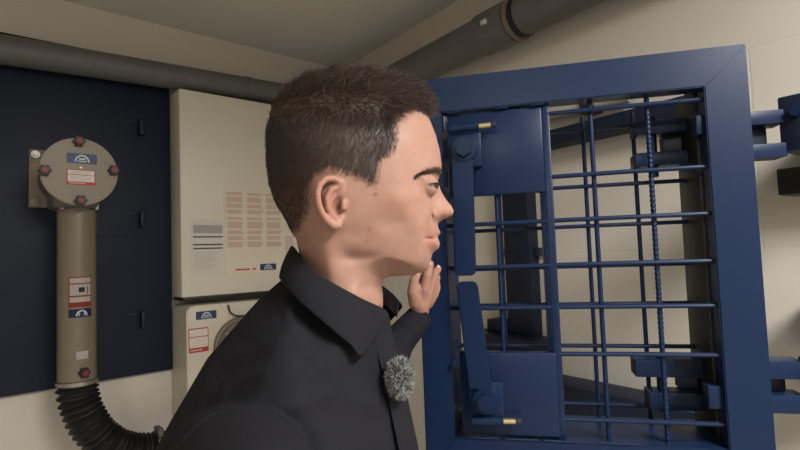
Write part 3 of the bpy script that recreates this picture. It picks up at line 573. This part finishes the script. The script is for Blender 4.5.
COL_LEAF=[[-0.1482, 0.64, 1.4749], [-0.1356, 0.59, 1.4757], [-0.122, 0.558, 1.4672], [-0.1044, 0.537, 1.4536], [-0.086, 0.528, 1.4388], [-0.0693, 0.528, 1.4232], [-0.0552, 0.534, 1.4087], [-0.0433, 0.545, 1.3956], [-0.0201, 0.604, 1.426]]
COL_INNER=[[-0.1209, 0.64, 1.4873], [-0.1137, 0.62, 1.4828], [-0.1049, 0.602, 1.4717], [-0.0908, 0.59, 1.4583], [-0.0748, 0.586, 1.4491], [-0.0596, 0.589, 1.4416], [-0.0449, 0.599, 1.4321], [-0.0322, 0.614, 1.424], [-0.0235, 0.628, 1.416]]
PLACKET=[[-0.0204, 0.615, 1.4258], [-0.0184, 0.61, 1.4114], [-0.0134, 0.605, 1.388], [-0.0074, 0.6, 1.3628], [-0.0027, 0.598, 1.3364], [0.0029, 0.595, 1.3061], [0.0075, 0.592, 1.2818], [0.012, 0.59, 1.2284]]
SEAM=[[-0.1858, 0.47, 1.3345], [-0.1787, 0.47, 1.3403], [-0.1679, 0.47, 1.3477], [-0.1554, 0.47, 1.3529], [-0.1394, 0.47, 1.355], [-0.1235, 0.47, 1.3522], [-0.1129, 0.47, 1.3484], [-0.1042, 0.47, 1.3446]]
MIC=[-0.0061, 0.575, 1.3653]
# ------------------------------------------------------------ the man
def tps(pts, vals, lam=1e-7):
    P_ = np.array(pts, float); n = len(P_)
    d2 = ((P_[:, None] - P_[None]) ** 2).sum(-1)
    K = np.where(d2 > 1e-14, d2 * np.log(np.maximum(d2, 1e-14)), 0) + lam * np.eye(n)
    A = np.zeros((n + 3, n + 3)); A[:n, :n] = K; A[:n, n] = 1; A[:n, n + 1:] = P_; A[n, :n] = 1; A[n + 1:, :n] = P_.T
    w = np.linalg.solve(A, np.concatenate([np.array(vals, float), np.zeros(3)]))
    def f(X, Z):
        out = np.full(X.shape, w[n]) + w[n + 1] * X + w[n + 2] * Z
        for i in range(n):
            r2 = (X - P_[i, 0]) ** 2 + (Z - P_[i, 1]) ** 2
            out += w[i] * r2 * np.log(np.maximum(r2, 1e-14))
        return out
    return f
def poly_sd(poly, X, Z):
    """signed distance to a closed polygon, positive inside"""
    d = np.full(X.shape, 1e9); ins = np.zeros(X.shape, bool); n = len(poly)
    for i in range(n):
        ax, az = poly[i]; bx, bz = poly[(i + 1) % n]
        ex, ez = bx - ax, bz - az; L = ex * ex + ez * ez + 1e-18
        t = np.clip(((X - ax) * ex + (Z - az) * ez) / L, 0, 1)
        d = np.minimum(d, np.hypot(X - ax - t * ex, Z - az - t * ez))
        c = (az > Z) != (bz > Z)
        ins ^= c & (X < ex * (Z - az) / (ez if abs(ez) > 1e-12 else 1e-12) + ax)
    return np.where(ins, d, -d)
def relief(edge, ctrl, bumps, X, Z, R):
    pts = list(edge) + [(c[0], c[1]) for c in ctrl]
    vals = [0] * len(edge) + [c[2] ** 2 for c in ctrl]
    w2 = tps(pts, vals)(X, Z)
    sd = poly_sd(edge, X, Z)
    w2 = np.where(sd > 0, np.minimum(np.maximum(w2, 2 * .004 * np.maximum(sd, 0)), 2 * R * sd + sd * sd * 2), 2 * R * sd)
    w = np.sqrt(np.maximum(w2, 1e-8))
    for bx, bz, rx, rz, amp in bumps:
        w = w + amp * np.exp(-((X - bx) / rx) ** 2 - ((Z - bz) / rz) ** 2) * np.clip(sd / .004, 0, 1)
    w = np.maximum(w, 1e-4)
    return np.where(w2 > 0, w * w, w2), sd
def caps(ch, X, Y, Z, k=.004):
    """smooth union of tapered capsules along a chain of (x, y, z, r)"""
    F = None
    for (a, b) in zip(ch, ch[1:]):
        A = np.array(a[:3]); B = np.array(b[:3]); e = B - A; L = float(e @ e) + 1e-12
        t = np.clip(((X - A[0]) * e[0] + (Y - A[1]) * e[1] + (Z - A[2]) * e[2]) / L, 0, 1)
        d = np.sqrt((X - A[0] - t * e[0]) ** 2 + (Y - A[1] - t * e[1]) ** 2 + (Z - A[2] - t * e[2]) ** 2) - (a[3] + t * (b[3] - a[3]))
        F = d if F is None else np.minimum(F, d)
    return F
def smin(a, b, k):
    h = np.clip(.5 + .5 * (b - a) / k, 0, 1)
    return b + (a - b) * h - k * h * (1 - h)
def smax(a, b, k): return -smin(-a, -b, k)

def surface_nets(F, o, h):
    ins = F < 0
    nx, ny, nz = F.shape
    cnt = np.zeros((nx - 1, ny - 1, nz - 1), np.int8)
    sl = lambda d, n: slice(d, n - 1 + d)
    for i in (0, 1):
        for j in (0, 1):
            for k in (0, 1): cnt += ins[sl(i, nx), sl(j, ny), sl(k, nz)]
    act = np.argwhere((cnt > 0) & (cnt < 8))
    pos = np.zeros((len(act), 3)); num = np.zeros(len(act))
    cs = [(i, j, k) for i in (0, 1) for j in (0, 1) for k in (0, 1)]
    for a in cs:
        for ax in range(3):
            if a[ax] == 0:
                b = list(a); b[ax] = 1
                va = F[act[:, 0] + a[0], act[:, 1] + a[1], act[:, 2] + a[2]]
                vb = F[act[:, 0] + b[0], act[:, 1] + b[1], act[:, 2] + b[2]]
                m = (va < 0) != (vb < 0)
                t = np.where(m, va / np.where(m, va - vb, 1), 0)
                p = np.tile(np.array(a, float), (len(act), 1)); p[:, ax] = t
                pos[m] += p[m]; num += m
    V = (act + pos / num[:, None]) * h + np.array(o)
    idx = np.full((nx - 1, ny - 1, nz - 1), -1, np.int64); idx[act[:, 0], act[:, 1], act[:, 2]] = np.arange(len(act))
    Q = []
    for ax in range(3):
        u, v = (ax + 1) % 3, (ax + 2) % 3
        a = [slice(None)] * 3; b = [slice(None)] * 3; a[ax] = slice(0, -1); b[ax] = slice(1, None)
        ch = ins[tuple(a)] != ins[tuple(b)]
        e = np.argwhere(ch)
        ok = (e[:, u] > 0) & (e[:, v] > 0) & (e[:, u] < F.shape[u] - 1) & (e[:, v] < F.shape[v] - 1)
        e = e[ok]
        s = ins[e[:, 0], e[:, 1], e[:, 2]]
        def cell(du, dv):
            c = e.copy(); c[:, u] -= du; c[:, v] -= dv
            return idx[c[:, 0], c[:, 1], c[:, 2]]
        q = np.stack([cell(1, 1), cell(0, 1), cell(0, 0), cell(1, 0)], 1)
        q[~s] = q[~s][:, ::-1]
        Q.append(q)
    Q = np.concatenate(Q); Q = Q[(Q >= 0).all(1)]
    return V, Q
def smooth(V, Q, it, lam=.5):
    E_ = np.concatenate([Q[:, [0, 1]], Q[:, [1, 2]], Q[:, [2, 3]], Q[:, [3, 0]]])
    E_ = np.concatenate([E_, E_[:, ::-1]])
    deg = np.bincount(E_[:, 0], minlength=len(V))[:, None]
    for _ in range(it):
        A = np.zeros_like(V)
        for c in range(3): A[:, c] = np.bincount(E_[:, 0], V[E_[:, 1], c], minlength=len(V))
        V = V + lam * (A / np.maximum(deg, 1) - V)
    return V
def vnormals(V, Q):
    fn = np.cross(V[Q[:, 2]] - V[Q[:, 0]], V[Q[:, 3]] - V[Q[:, 1]])
    N = np.zeros_like(V)
    for c in range(4):
        for k in range(3): N[:, k] += np.bincount(Q[:, c], fn[:, k], minlength=len(V))
    return N / np.maximum(np.linalg.norm(N, axis=1, keepdims=True), 1e-12)
def np_mesh(name, V, Q, m, parent=None, colors=None):
    me = bpy.data.meshes.new(name)
    k = Q.shape[1]
    me.vertices.add(len(V)); me.vertices.foreach_set('co', np.ascontiguousarray(V, np.float32).ravel())
    me.loops.add(len(Q) * k); me.loops.foreach_set('vertex_index', np.ascontiguousarray(Q, np.int32).ravel())
    me.polygons.add(len(Q)); me.polygons.foreach_set('loop_start', np.arange(0, len(Q) * k, k, dtype=np.int32))
    me.update(calc_edges=True); me.validate()
    me.polygons.foreach_set('use_smooth', np.ones(len(me.polygons), bool))
    if colors is not None:
        at = me.color_attributes.new('tint', 'FLOAT_COLOR', 'POINT')
        at.data.foreach_set('color', np.concatenate([colors, np.ones((len(colors), 1))], 1).astype(np.float32).ravel())
    me.materials.append(m)
    o = bpy.data.objects.new(name, me); COL.objects.link(o)
    if parent is not None: o.parent = parent
    return o

BX, BY = -.07, .64
man = thing('person', 'man in a black button shirt in profile, short dark hair, hand raised before the gate', 'person', (BX, BY, 0), 0)
OFF = np.array([BX, BY, 0.0])

# ---- head, ear and neck
HY = .62; hh = .00125
gx = np.arange(-.185, .085, hh); gz = np.arange(1.37, 1.735, hh); gy = np.arange(.515, .715, hh)
X2, Z2 = np.meshgrid(gx, gz, indexing='ij')
w2h, sdh = relief(HEAD_EDGE, HEAD_W, HEAD_BUMPS, X2, Z2, .032)
wh = np.sqrt(np.maximum(w2h, 1e-6))
Y1 = gy[None, :, None]
F = ((Y1 - HY) ** 2 - w2h[:, None, :]) / (2 * np.maximum(wh, .010)[:, None, :])
def sub(c, rad):
    ix = np.where((gx > c[0] - rad) & (gx < c[0] + rad))[0]; iy = np.where((gy > c[1] - rad) & (gy < c[1] + rad))[0]; iz = np.where((gz > c[2] - rad) & (gz < c[2] + rad))[0]
    s = (slice(ix[0], ix[-1] + 1), slice(iy[0], iy[-1] + 1), slice(iz[0], iz[-1] + 1))
    return s, np.meshgrid(gx[s[0]], gy[s[1]], gz[s[2]], indexing='ij')
def mir(l): return [(a[0], 2 * HY - a[1], *a[2:]) for a in l]
for side in (0, 1):
    f_ = mir if side else (lambda l: l)
    ec = f_([EAR_PLATE[1]])[0]
    s, (GX, GY, GZ_) = sub(ec, .048)
    G = F[s]
    hole = f_([EAR_HOLE])[0]
    G = smin(G, caps(f_(EAR_PLATE), GX, GY, GZ_), .006)
    G = smin(G, caps(f_(EAR_HELIX), GX, GY, GZ_), .0025)
    G = smin(G, caps(f_(EAR_ANTI), GX, GY, GZ_), .003)
    dh = np.sqrt(((GX - hole[0]) / 1.0) ** 2 + ((GY - hole[1]) / 1.1) ** 2 + ((GZ_ - hole[2]) / 1.5) ** 2) - .0074
    G = smax(G, -dh, .0025)
    G = smin(G, caps(f_(EAR_TRAGUS), GX, GY, GZ_), .003)
    F[s] = G
    nc = f_([NOSTRIL])[0]
    s, (GX, GY, GZ_) = sub(nc, .012)
    F[s] = smax(F[s], -(np.sqrt(((GX - nc[0]) / 1.5) ** 2 + (GY - nc[1]) ** 2 + ((GZ_ - nc[2]) / .9) ** 2) - .0026), .0008)
    # eye: lid bulge over the eyeball, then the opening between the lids
    c = f_([EYE_C])[0]
    s, (GX, GY, GZ_) = sub(c, .024)
    G = F[s]
    sg = -1 if side == 0 else 1
    G = smin(G, np.sqrt((GX - c[0]) ** 2 + (GY - c[1]) ** 2 + (GZ_ - c[2]) ** 2) - .0128, .004)
    fx, fy = .80, .60 * sg
    al = (GX - c[0]) * fx + (GY - c[1]) * fy
    la = -(GX - c[0]) * fy * sg + (GY - c[1]) * fx * sg
    op = np.sqrt(((al - .0135) / .0095) ** 2 + (la / .0120) ** 2 + ((GZ_ - c[2] + .0002 + .10 * la) / .0021) ** 2) - 1
    G = smax(G, -op * .0021, .0012)
    F[s] = G
V, Q = surface_nets(F, (gx[0], gy[0], gz[0]), hh)
V = smooth(V, Q, 3, .5)
tint = np.ones((len(V), 3))
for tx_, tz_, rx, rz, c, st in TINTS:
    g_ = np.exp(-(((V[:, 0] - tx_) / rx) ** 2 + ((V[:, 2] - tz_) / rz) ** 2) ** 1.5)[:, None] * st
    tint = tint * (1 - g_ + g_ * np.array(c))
NH = vnormals(V, Q)
inhair = poly_sd(HAIR_REG, V[:, 0], V[:, 2])
tint *= 1 - (.80 - .25 * np.clip((1.585 - V[:, 2]) / .05, 0, 1))[:, None] * np.clip(inhair / .013, 0, 1)[:, None] * np.array([.97, 1.0, 1.02])
HV, HQ = V, Q

# ---- hand with five fingers
def hand_mesh():
    allp = np.array([q for c in HAND for q in c]); h = .0013
    lo = allp[:, :3].min(0) - .022; hi = allp[:, :3].max(0) + .022
    ax = [np.arange(lo[i], hi[i], h) for i in range(3)]
    G = np.meshgrid(*ax, indexing='ij')
    palm = None
    for c in HAND[:3]:
        d = caps(c, *G); palm = d if palm is None else smin(palm, d, .012)
    for c in HAND[3:]: palm = smin(palm, caps(c, *G), .0028)
    V, Q = surface_nets(palm, lo, h)
    return smooth(V, Q, 3), Q
V2, Q2 = hand_mesh()
# ---- arms and chest under the shirt, joined to the neck
def core_mesh():
    far = [tuple(a) for a in FAR_ARM]; near = [tuple(a) for a in NEAR_ARM]
    h = .008
    lo = np.array([-.30, .30, .95]); hi = np.array([.10, 1.0, 1.50])
    ax = [np.arange(lo[i], hi[i], h) for i in range(3)]
    G = np.meshgrid(*ax, indexing='ij')
    ch = [(-.075, .63, 1.47, .05), (-.085, .63, 1.40, .045), (-.10, .64, 1.30, .055), (-.11, .65, 1.05, .06)]
    d = caps(ch, *G)
    d = smin(d, caps([(-.10, .64, 1.31, .04), (far[0][0] - .005, far[0][1], far[0][2], .035)] + [(a[0], a[1], a[2], a[3] * .72) for a in far[1:]], *G), .02)
    d = smin(d, caps([(-.10, .64, 1.33, .05)] + [(a[0], a[1], a[2], a[3] * .68) for a in near[:2]], *G), .02)
    V, Q = surface_nets(d, lo, h)
    return smooth(V, Q, 2), Q
V3, Q3 = core_mesh()
BV = np.concatenate([HV, V2, V3]) - OFF
BQ = np.concatenate([HQ, Q2 + len(HV), Q3 + len(HV) + len(V2)])
th = np.tile(np.array([[1.0, .95, .93]]), (len(V2), 1)); tc_ = np.ones((len(V3), 3))
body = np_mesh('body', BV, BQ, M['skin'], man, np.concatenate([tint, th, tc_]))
L_ = lambda p: Vector(p) - Vector((BX, BY, 0))
for c in NAILS: MB().ball(L_(c), .0042, 14, (.8, .8, 1.2)).build('finger_nail', M['nail'], body)
# ---- eyes
for sg, c in ((1, EYE_C), (-1, mir([EYE_C])[0])):
    e = MB().ball(L_(c), .0117, 28).build('eye', M['eyewhite'], man)
    MB().ball(L_((c[0] + .0068, c[1] - sg * .0030, c[2] - .0002)), .0060, 20).build('iris', M['iris'], e)

# ---- hair: thousands of short tapering strands over a thin dark shell
def strands(name, roots, dirs, lens, curl, width, m, parent, nseg=4, extra=None):
    n = len(roots); P_ = [roots]; d = dirs.copy(); p = roots.copy()
    for k in range(nseg):
        p = p + d * (lens / nseg)[:, None]; P_.append(p)
        d = d + curl + rng.normal(0, .06, d.shape); d /= np.linalg.norm(d, axis=1, keepdims=True)
    P_ = np.stack(P_, 1)
    tng = P_[:, 1] - P_[:, 0]
    a = np.cross(tng, rng.normal(0, 1, (n, 3))); a /= np.maximum(np.linalg.norm(a, axis=1, keepdims=True), 1e-9)
    b = np.cross(tng, a); b /= np.maximum(np.linalg.norm(b, axis=1, keepdims=True), 1e-9)
    wd = np.asarray(width) * np.ones(n)
    V = []
    for k in range(nseg + 1):
        r = wd * (1 - .8 * (k / nseg) ** 1.5)
        for j in range(3):
            an = j * 2.0944
            V.append(P_[:, k] + (a * math.cos(an) + b * math.sin(an)) * r[:, None])
    V = np.stack(V, 1).reshape(-1, 3)
    base = (np.arange(n) * 3 * (nseg + 1))[:, None]
    q = []
    for k in range(nseg):
        for j in range(3): q.append([k * 3 + j, k * 3 + (j + 1) % 3, (k + 1) * 3 + (j + 1) % 3, (k + 1) * 3 + j])
    Q = (base[:, None, :] + np.array(q)[None]).reshape(-1, 4)
    if extra is not None:
        Q = np.concatenate([Q, extra[1] + len(V)]); V = np.concatenate([V, extra[0]])
    return np_mesh(name, V - OFF, Q, m, parent)

# sagittal coordinates: s runs 0 (low sides) to 1 (top), front runs 0 (nape) to 1 (forehead)
hx, hz = HV[:, 0], HV[:, 2]
top_line = 1.672 - .10 * (hx + .09)
topn = np.clip((hz - (top_line - .030)) / .036, 0, 1); topn = topn * topn * (3 - 2 * topn)
frontn = np.clip((hx + .15) / .17, 0, 1)
sidelen = .0035 + .008 * np.clip((hz - 1.565) / .09, 0, 1)
hl = sidelen + topn * (.007 + .010 * frontn) * (1 - .72 * np.clip((hx + .005) / .035, 0, 1))
edge = np.clip(inhair / .010, .12, 1)
inside = inhair > .0
# shell
longn = np.clip((hz - (1.580 - .25 * (hx + .10))) / .05, 0, 1)
keep = (inhair > .006) & (longn > .05)
th_s = np.where(keep, np.clip((inhair - .006) / .012, .03, 1) * np.clip(longn, .01, 1) * (.0012 + topn * (.0045 + .0055 * frontn) + .0018 * np.clip((hz - 1.60) / .05, 0, 1)), 0)
fk = keep[HQ].all(1)
SV = HV + NH * (th_s + .0002)[:, None]
used = np.unique(HQ[fk]); remap = np.full(len(HV), -1); remap[used] = np.arange(len(used))
shell = (SV[used], remap[HQ[fk]])
cand = np.where(inside & (HV[:, 2] > 1.50))[0]
NS = 34000
pick = rng.choice(cand, NS)
nrm = NH[pick]
jit = rng.normal(0, .0006, (NS, 3))
roots = HV[pick] + nrm * (th_s[pick] * .55)[:, None] + jit
tn = topn[pick][:, None]; fr = frontn[pick][:, None]
side_dir = np.array([-.25, 0, -1.0])[None] + rng.normal(0, .22, (NS, 3))
top_dir = np.array([.62, 0, .34])[None] + rng.normal(0, .24, (NS, 3)) + np.stack([np.zeros(NS), np.sign(HV[pick, 1] - HY) * .1, np.zeros(NS)], 1)
tang = side_dir * (1 - tn) + top_dir * tn
tang -= (tang * nrm).sum(1, keepdims=True) * nrm * (1 - .2 * tn)
tang /= np.maximum(np.linalg.norm(tang, axis=1, keepdims=True), 1e-9)
dirs = tang * .86 + nrm * (.32 + .18 * tn); dirs /= np.linalg.norm(dirs, axis=1, keepdims=True)
ln = hl[pick] * (.65 + .6 * rng.random(NS)) * np.clip(inhair[pick] / .008, .45, 1)
curl = np.array([.02, 0, -.10])[None] * tn - nrm * .06
wd = (.00026 + .00016 * topn[pick]) * np.clip(.5 + inhair[pick] / .02, .5, 1)
hair = strands('hair', roots, dirs, ln, curl, wd, M['hair'], man, 5, shell)
hair['label'] = 'short dark brown hair, faded sides, longer swept top'
# eyebrows
NB = 720
bt = rng.random(NB) * (len(BROW) - 1)
bi = bt.astype(int); bf = (bt - bi)[:, None]
B_ = np.array([(x, HY - w, z) for x, z, w in BROW])
broot = B_[bi] * (1 - bf) + B_[bi + 1] * bf
broot[:, 2] += rng.normal(0, 1, NB) * (.0007 + .0013 * bt / 4)
# drop onto the skin by nearest vertex on the near half
def snap(r):
    m = np.where((HV[:, 0] > .0) & (HV[:, 2] > 1.55) & (HV[:, 2] < 1.64) & (HV[:, 1] < HY))[0]
    out = r.copy(); nn = np.zeros_like(r)
    for i in range(len(r)):
        d = (HV[m, 0] - r[i, 0]) ** 2 + (HV[m, 2] - r[i, 2]) ** 2 + .05 * (HV[m, 1] - r[i, 1]) ** 2
        j = m[np.argmin(d)]; out[i] = HV[j]; nn[i] = NH[j]
    return out, nn
bs, bn = snap(broot)
bd = np.array([-.9, 0, -.05])[None] + rng.normal(0, .18, (NB, 3))
bd -= (bd * bn).sum(1, keepdims=True) * bn; bd += bn * .25; bd /= np.linalg.norm(bd, axis=1, keepdims=True)
for my in (1, -1):
    strands('eyebrow', bs * [1, my, 1] + [0, (1 - my) * HY, 0], bd * [1, my, 1], np.full(NB, .0045), np.zeros((NB, 3)), .0002, M['stubble'], man, 3)
# upper lashes along the lid edge
NL = 90
la_ = np.linspace(-.010, .010, NL)
lr = []
for sg in (-1, 1):
    c = np.array(EYE_C if sg < 0 else mir([EYE_C])[0])
    ph = la_ / .0124
    f0 = np.array([.80, .60 * sg, 0]); s0 = np.array([-.60 * sg * sg, .80 * sg, 0])
    s0 = np.array([-.60, .80 * sg, 0])
    lr.append(c + f0 * (np.cos(ph) * .0124)[:, None] + s0 * (np.sin(ph) * .0124)[:, None] + np.array([0, 0, .0017]) * np.cos(ph * 1.3)[:, None])
for k_, sy_ in ((0, -.55), (1, .55)):
    ld = np.tile([.75, sy_, -.12], (NL, 1)) + rng.normal(0, .1, (NL, 3)); ld /= np.linalg.norm(ld, axis=1, keepdims=True)
    strands('eyelashes', lr[k_], ld, np.full(NL, .0045), np.tile([0, 0, .1], (NL, 1)), .00022, M['stubble'], man, 3)

# ---- shirt
SY = .64; hs = .0036
sx = np.arange(-.34, .16, hs); sy = np.arange(.25, 1.02, hs); sz = np.arange(.86, 1.49, hs)
X2, Z2 = np.meshgrid(sx, sz, indexing='ij')
w2s, sds = relief(SHIRT_EDGE, SHIRT_W, [], X2, Z2, .075)
ws = np.sqrt(np.maximum(w2s, 1e-6))
for ax_, az_, bx_, bz_, wd_, amp in SHIRT_RIDGE:
    ex, ez = bx_ - ax_, bz_ - az_; L = ex * ex + ez * ez
    tt = ((X2 - ax_) * ex + (Z2 - az_) * ez) / L; tc2 = np.clip(tt, 0, 1)
    dd = np.hypot(X2 - ax_ - tc2 * ex, Z2 - az_ - tc2 * ez)
    ws = ws + amp * (np.exp(-(dd / wd_) ** 2) - .5 * np.exp(-(dd / wd_ / 2) ** 2)) * np.clip(sds / .03, 0, 1)
w2s = np.where(w2s > 0, ws * ws, w2s)
F = ((sy[None, :, None] - SY) ** 2 - w2s[:, None, :]) / (2 * np.maximum(ws, .03)[:, None, :])
G = np.meshgrid(sx, sy, sz, indexing='ij')
F = smin(F, caps(NEAR_ARM, *G), .004)
F = smin(F, caps([(-.09, .66, 1.30, .075)] + list(FAR_ARM), *G), .012)
V, Q = surface_nets(F, (sx[0], sy[0], sz[0]), hs)
V = smooth(V, Q, 2)
shirt = np_mesh('shirt', V - OFF, Q, M['shirt'], man)
shirt['label'] = 'black long sleeved button shirt'
# collar: stand, fold and leaf swept round the neck (near half mirrored to the far half)
def collar_rows(sign):
    def mm(l): return [np.array((p[0] + (0 if sign > 0 else .016), p[1] if sign > 0 else 2 * SY - p[1], p[2] + (0 if sign > 0 else .004))) for p in l]
    I_, F_, L2 = mm(COL_INNER), mm(COL_FOLD), mm(COL_LEAF)
    return I_, F_, L2
def strip(rows, mb):
    """rows: list of polylines of equal length"""
    R = [[mb.bm.verts.new(tuple(p - OFF)) for p in r] for r in rows]
    for a, b in zip(R, R[1:]):
        for i in range(len(a) - 1): mb.bm.faces.new((a[i], a[i + 1], b[i + 1], b[i]))
def resample(l, n):
    cp = catmull(l, 8); return [np.array(cp[int(round(i * (len(cp) - 1) / (n - 1)))]) for i in range(n)]
mb = MB(); nC = 33
for sg in (1, -1):
    I_, F_, L2 = [resample([tuple(p) for p in r], nC) for r in collar_rows(sg)]
    ctr = np.array([np.mean([p[0] for p in F_]), SY, 0])
    def outw(p, k):
        d = np.array([p[0] - ctr[0], p[1] - ctr[1], 0]); d /= max(np.linalg.norm(d), 1e-9); return p + d * k
    f1 = [outw(p, .0025) + np.array([0, 0, -.0012]) for p in F_]
    rows = [I_, [a * .5 + b * .5 for a, b in zip(I_, F_)], [p + np.array([0, 0, -.001]) for p in F_], [outw(p, .0015) + np.array([0, 0, .0004]) for p in F_], f1]
    for k in (.33, .66, 1.0): rows.append([outw(a * (1 - k) + b * k, .004 * math.sin(k * 2.6)) for a, b in zip(f1, L2)])
    strip(rows, mb)
bmesh.ops.remove_doubles(mb.bm, verts=mb.bm.verts[:], dist=.0005)
bmesh.ops.recalc_face_normals(mb.bm, faces=mb.bm.faces[:])
col = mb.build('collar', M['shirt'], shirt, 60)
md = col.modifiers.new('thick', 'SOLIDIFY'); md.thickness = .0022; md.offset = 0
md = col.modifiers.new('sub', 'SUBSURF'); md.levels = 1; md.render_levels = 1
# button placket down the front edge and its buttons
pk = MB(); R = [[], [], [], []]
for x, y, z in PLACKET:
    for i, (dx, dy) in enumerate(((-.016, -.018), (.002, -.006), (.004, .010), (-.012, .010))): R[i].append(pk.bm.verts.new((x + dx - BX, y + dy - BY, z)))
for i in range(4):
    a, b = R[i], R[(i + 1) % 4]
    for k in range(len(a) - 1): pk.bm.faces.new((a[k], a[k + 1], b[k + 1], b[k]))
pk.bm.faces.new([r[0] for r in R]); pk.bm.faces.new([r[-1] for r in R])
plk = pk.build('placket', M['shirt'], shirt, 50)
for (x, y, z) in (PLACKET[0],):
    MB().cyl((x - BX - .006, y - BY - .013, z - .004), (x - BX - .0045, y - BY - .0155, z - .004), .0048, seg=18, bev=.0006).build('button', M['black'], plk)
# sleeve seam over the near shoulder, lying on the cloth
from mathutils.bvhtree import BVHTree
bvh = BVHTree.FromPolygons([tuple(v) for v in V - OFF], [tuple(int(i) for i in q) for q in Q])
sp_ = []
for p in catmull(SEAM, 6):
    hit = bvh.find_nearest(Vector(p) - Vector((BX, BY, 0)))
    sp_.append(hit[0] + hit[1].normalized() * .0004 if hit[1].dot(Vector((0, -1, 0))) > 0 else hit[0] - hit[1].normalized() * .0004)
MB().tube(sp_, .0022, 8).build('sleeve_seam', M['shirt'], shirt, 80)
# cuff of the far sleeve
a, b = Vector(FAR_ARM[-2][:3]), Vector(FAR_ARM[-1][:3]); dr = (b - a).normalized()
MB().cyl(L_(b - dr * .035), L_(b + dr * .012), .0275, .0235, seg=40, bev=.001).build('cuff', M['shirt'], shirt)

# ---- furry lapel microphone clipped to the placket
t = thing('lapel_microphone', 'small lapel microphone with grey furry windscreen clipped to the black shirt', 'microphone', (MIC[0], MIC[1], MIC[2]), 0)
MB().cyl((0, 0, -.012), (0, 0, .012), .006, seg=20, bev=.001).box(-.005, .005, .003, .014, -.012, .012, .001).build('microphone_capsule', M['black'], t)
NF = 2600
u = rng.normal(0, 1, (NF, 3)); u /= np.linalg.norm(u, axis=1, keepdims=True)
fr_ = u * np.array([.0095, .008, .0165])
sv = OFF; OFF = np.zeros(3)
drk = rng.random(NF) < .5
for nm, msk, m_, l_ in (('windscreen_fur', ~drk, M['furgrey'], .0085), ('windscreen_base_fur', drk, M['furdark'], .0082)):
    k = int(msk.sum())
    dd = u[msk] + rng.normal(0, .35, (k, 3)); dd /= np.linalg.norm(dd, axis=1, keepdims=True)
    strands(nm, fr_[msk], dd, l_ * (.7 + .5 * rng.random(k)), np.zeros((k, 3)) + rng.normal(0, .25, (k, 3)), .00042, m_, t, 4)
OFF = sv
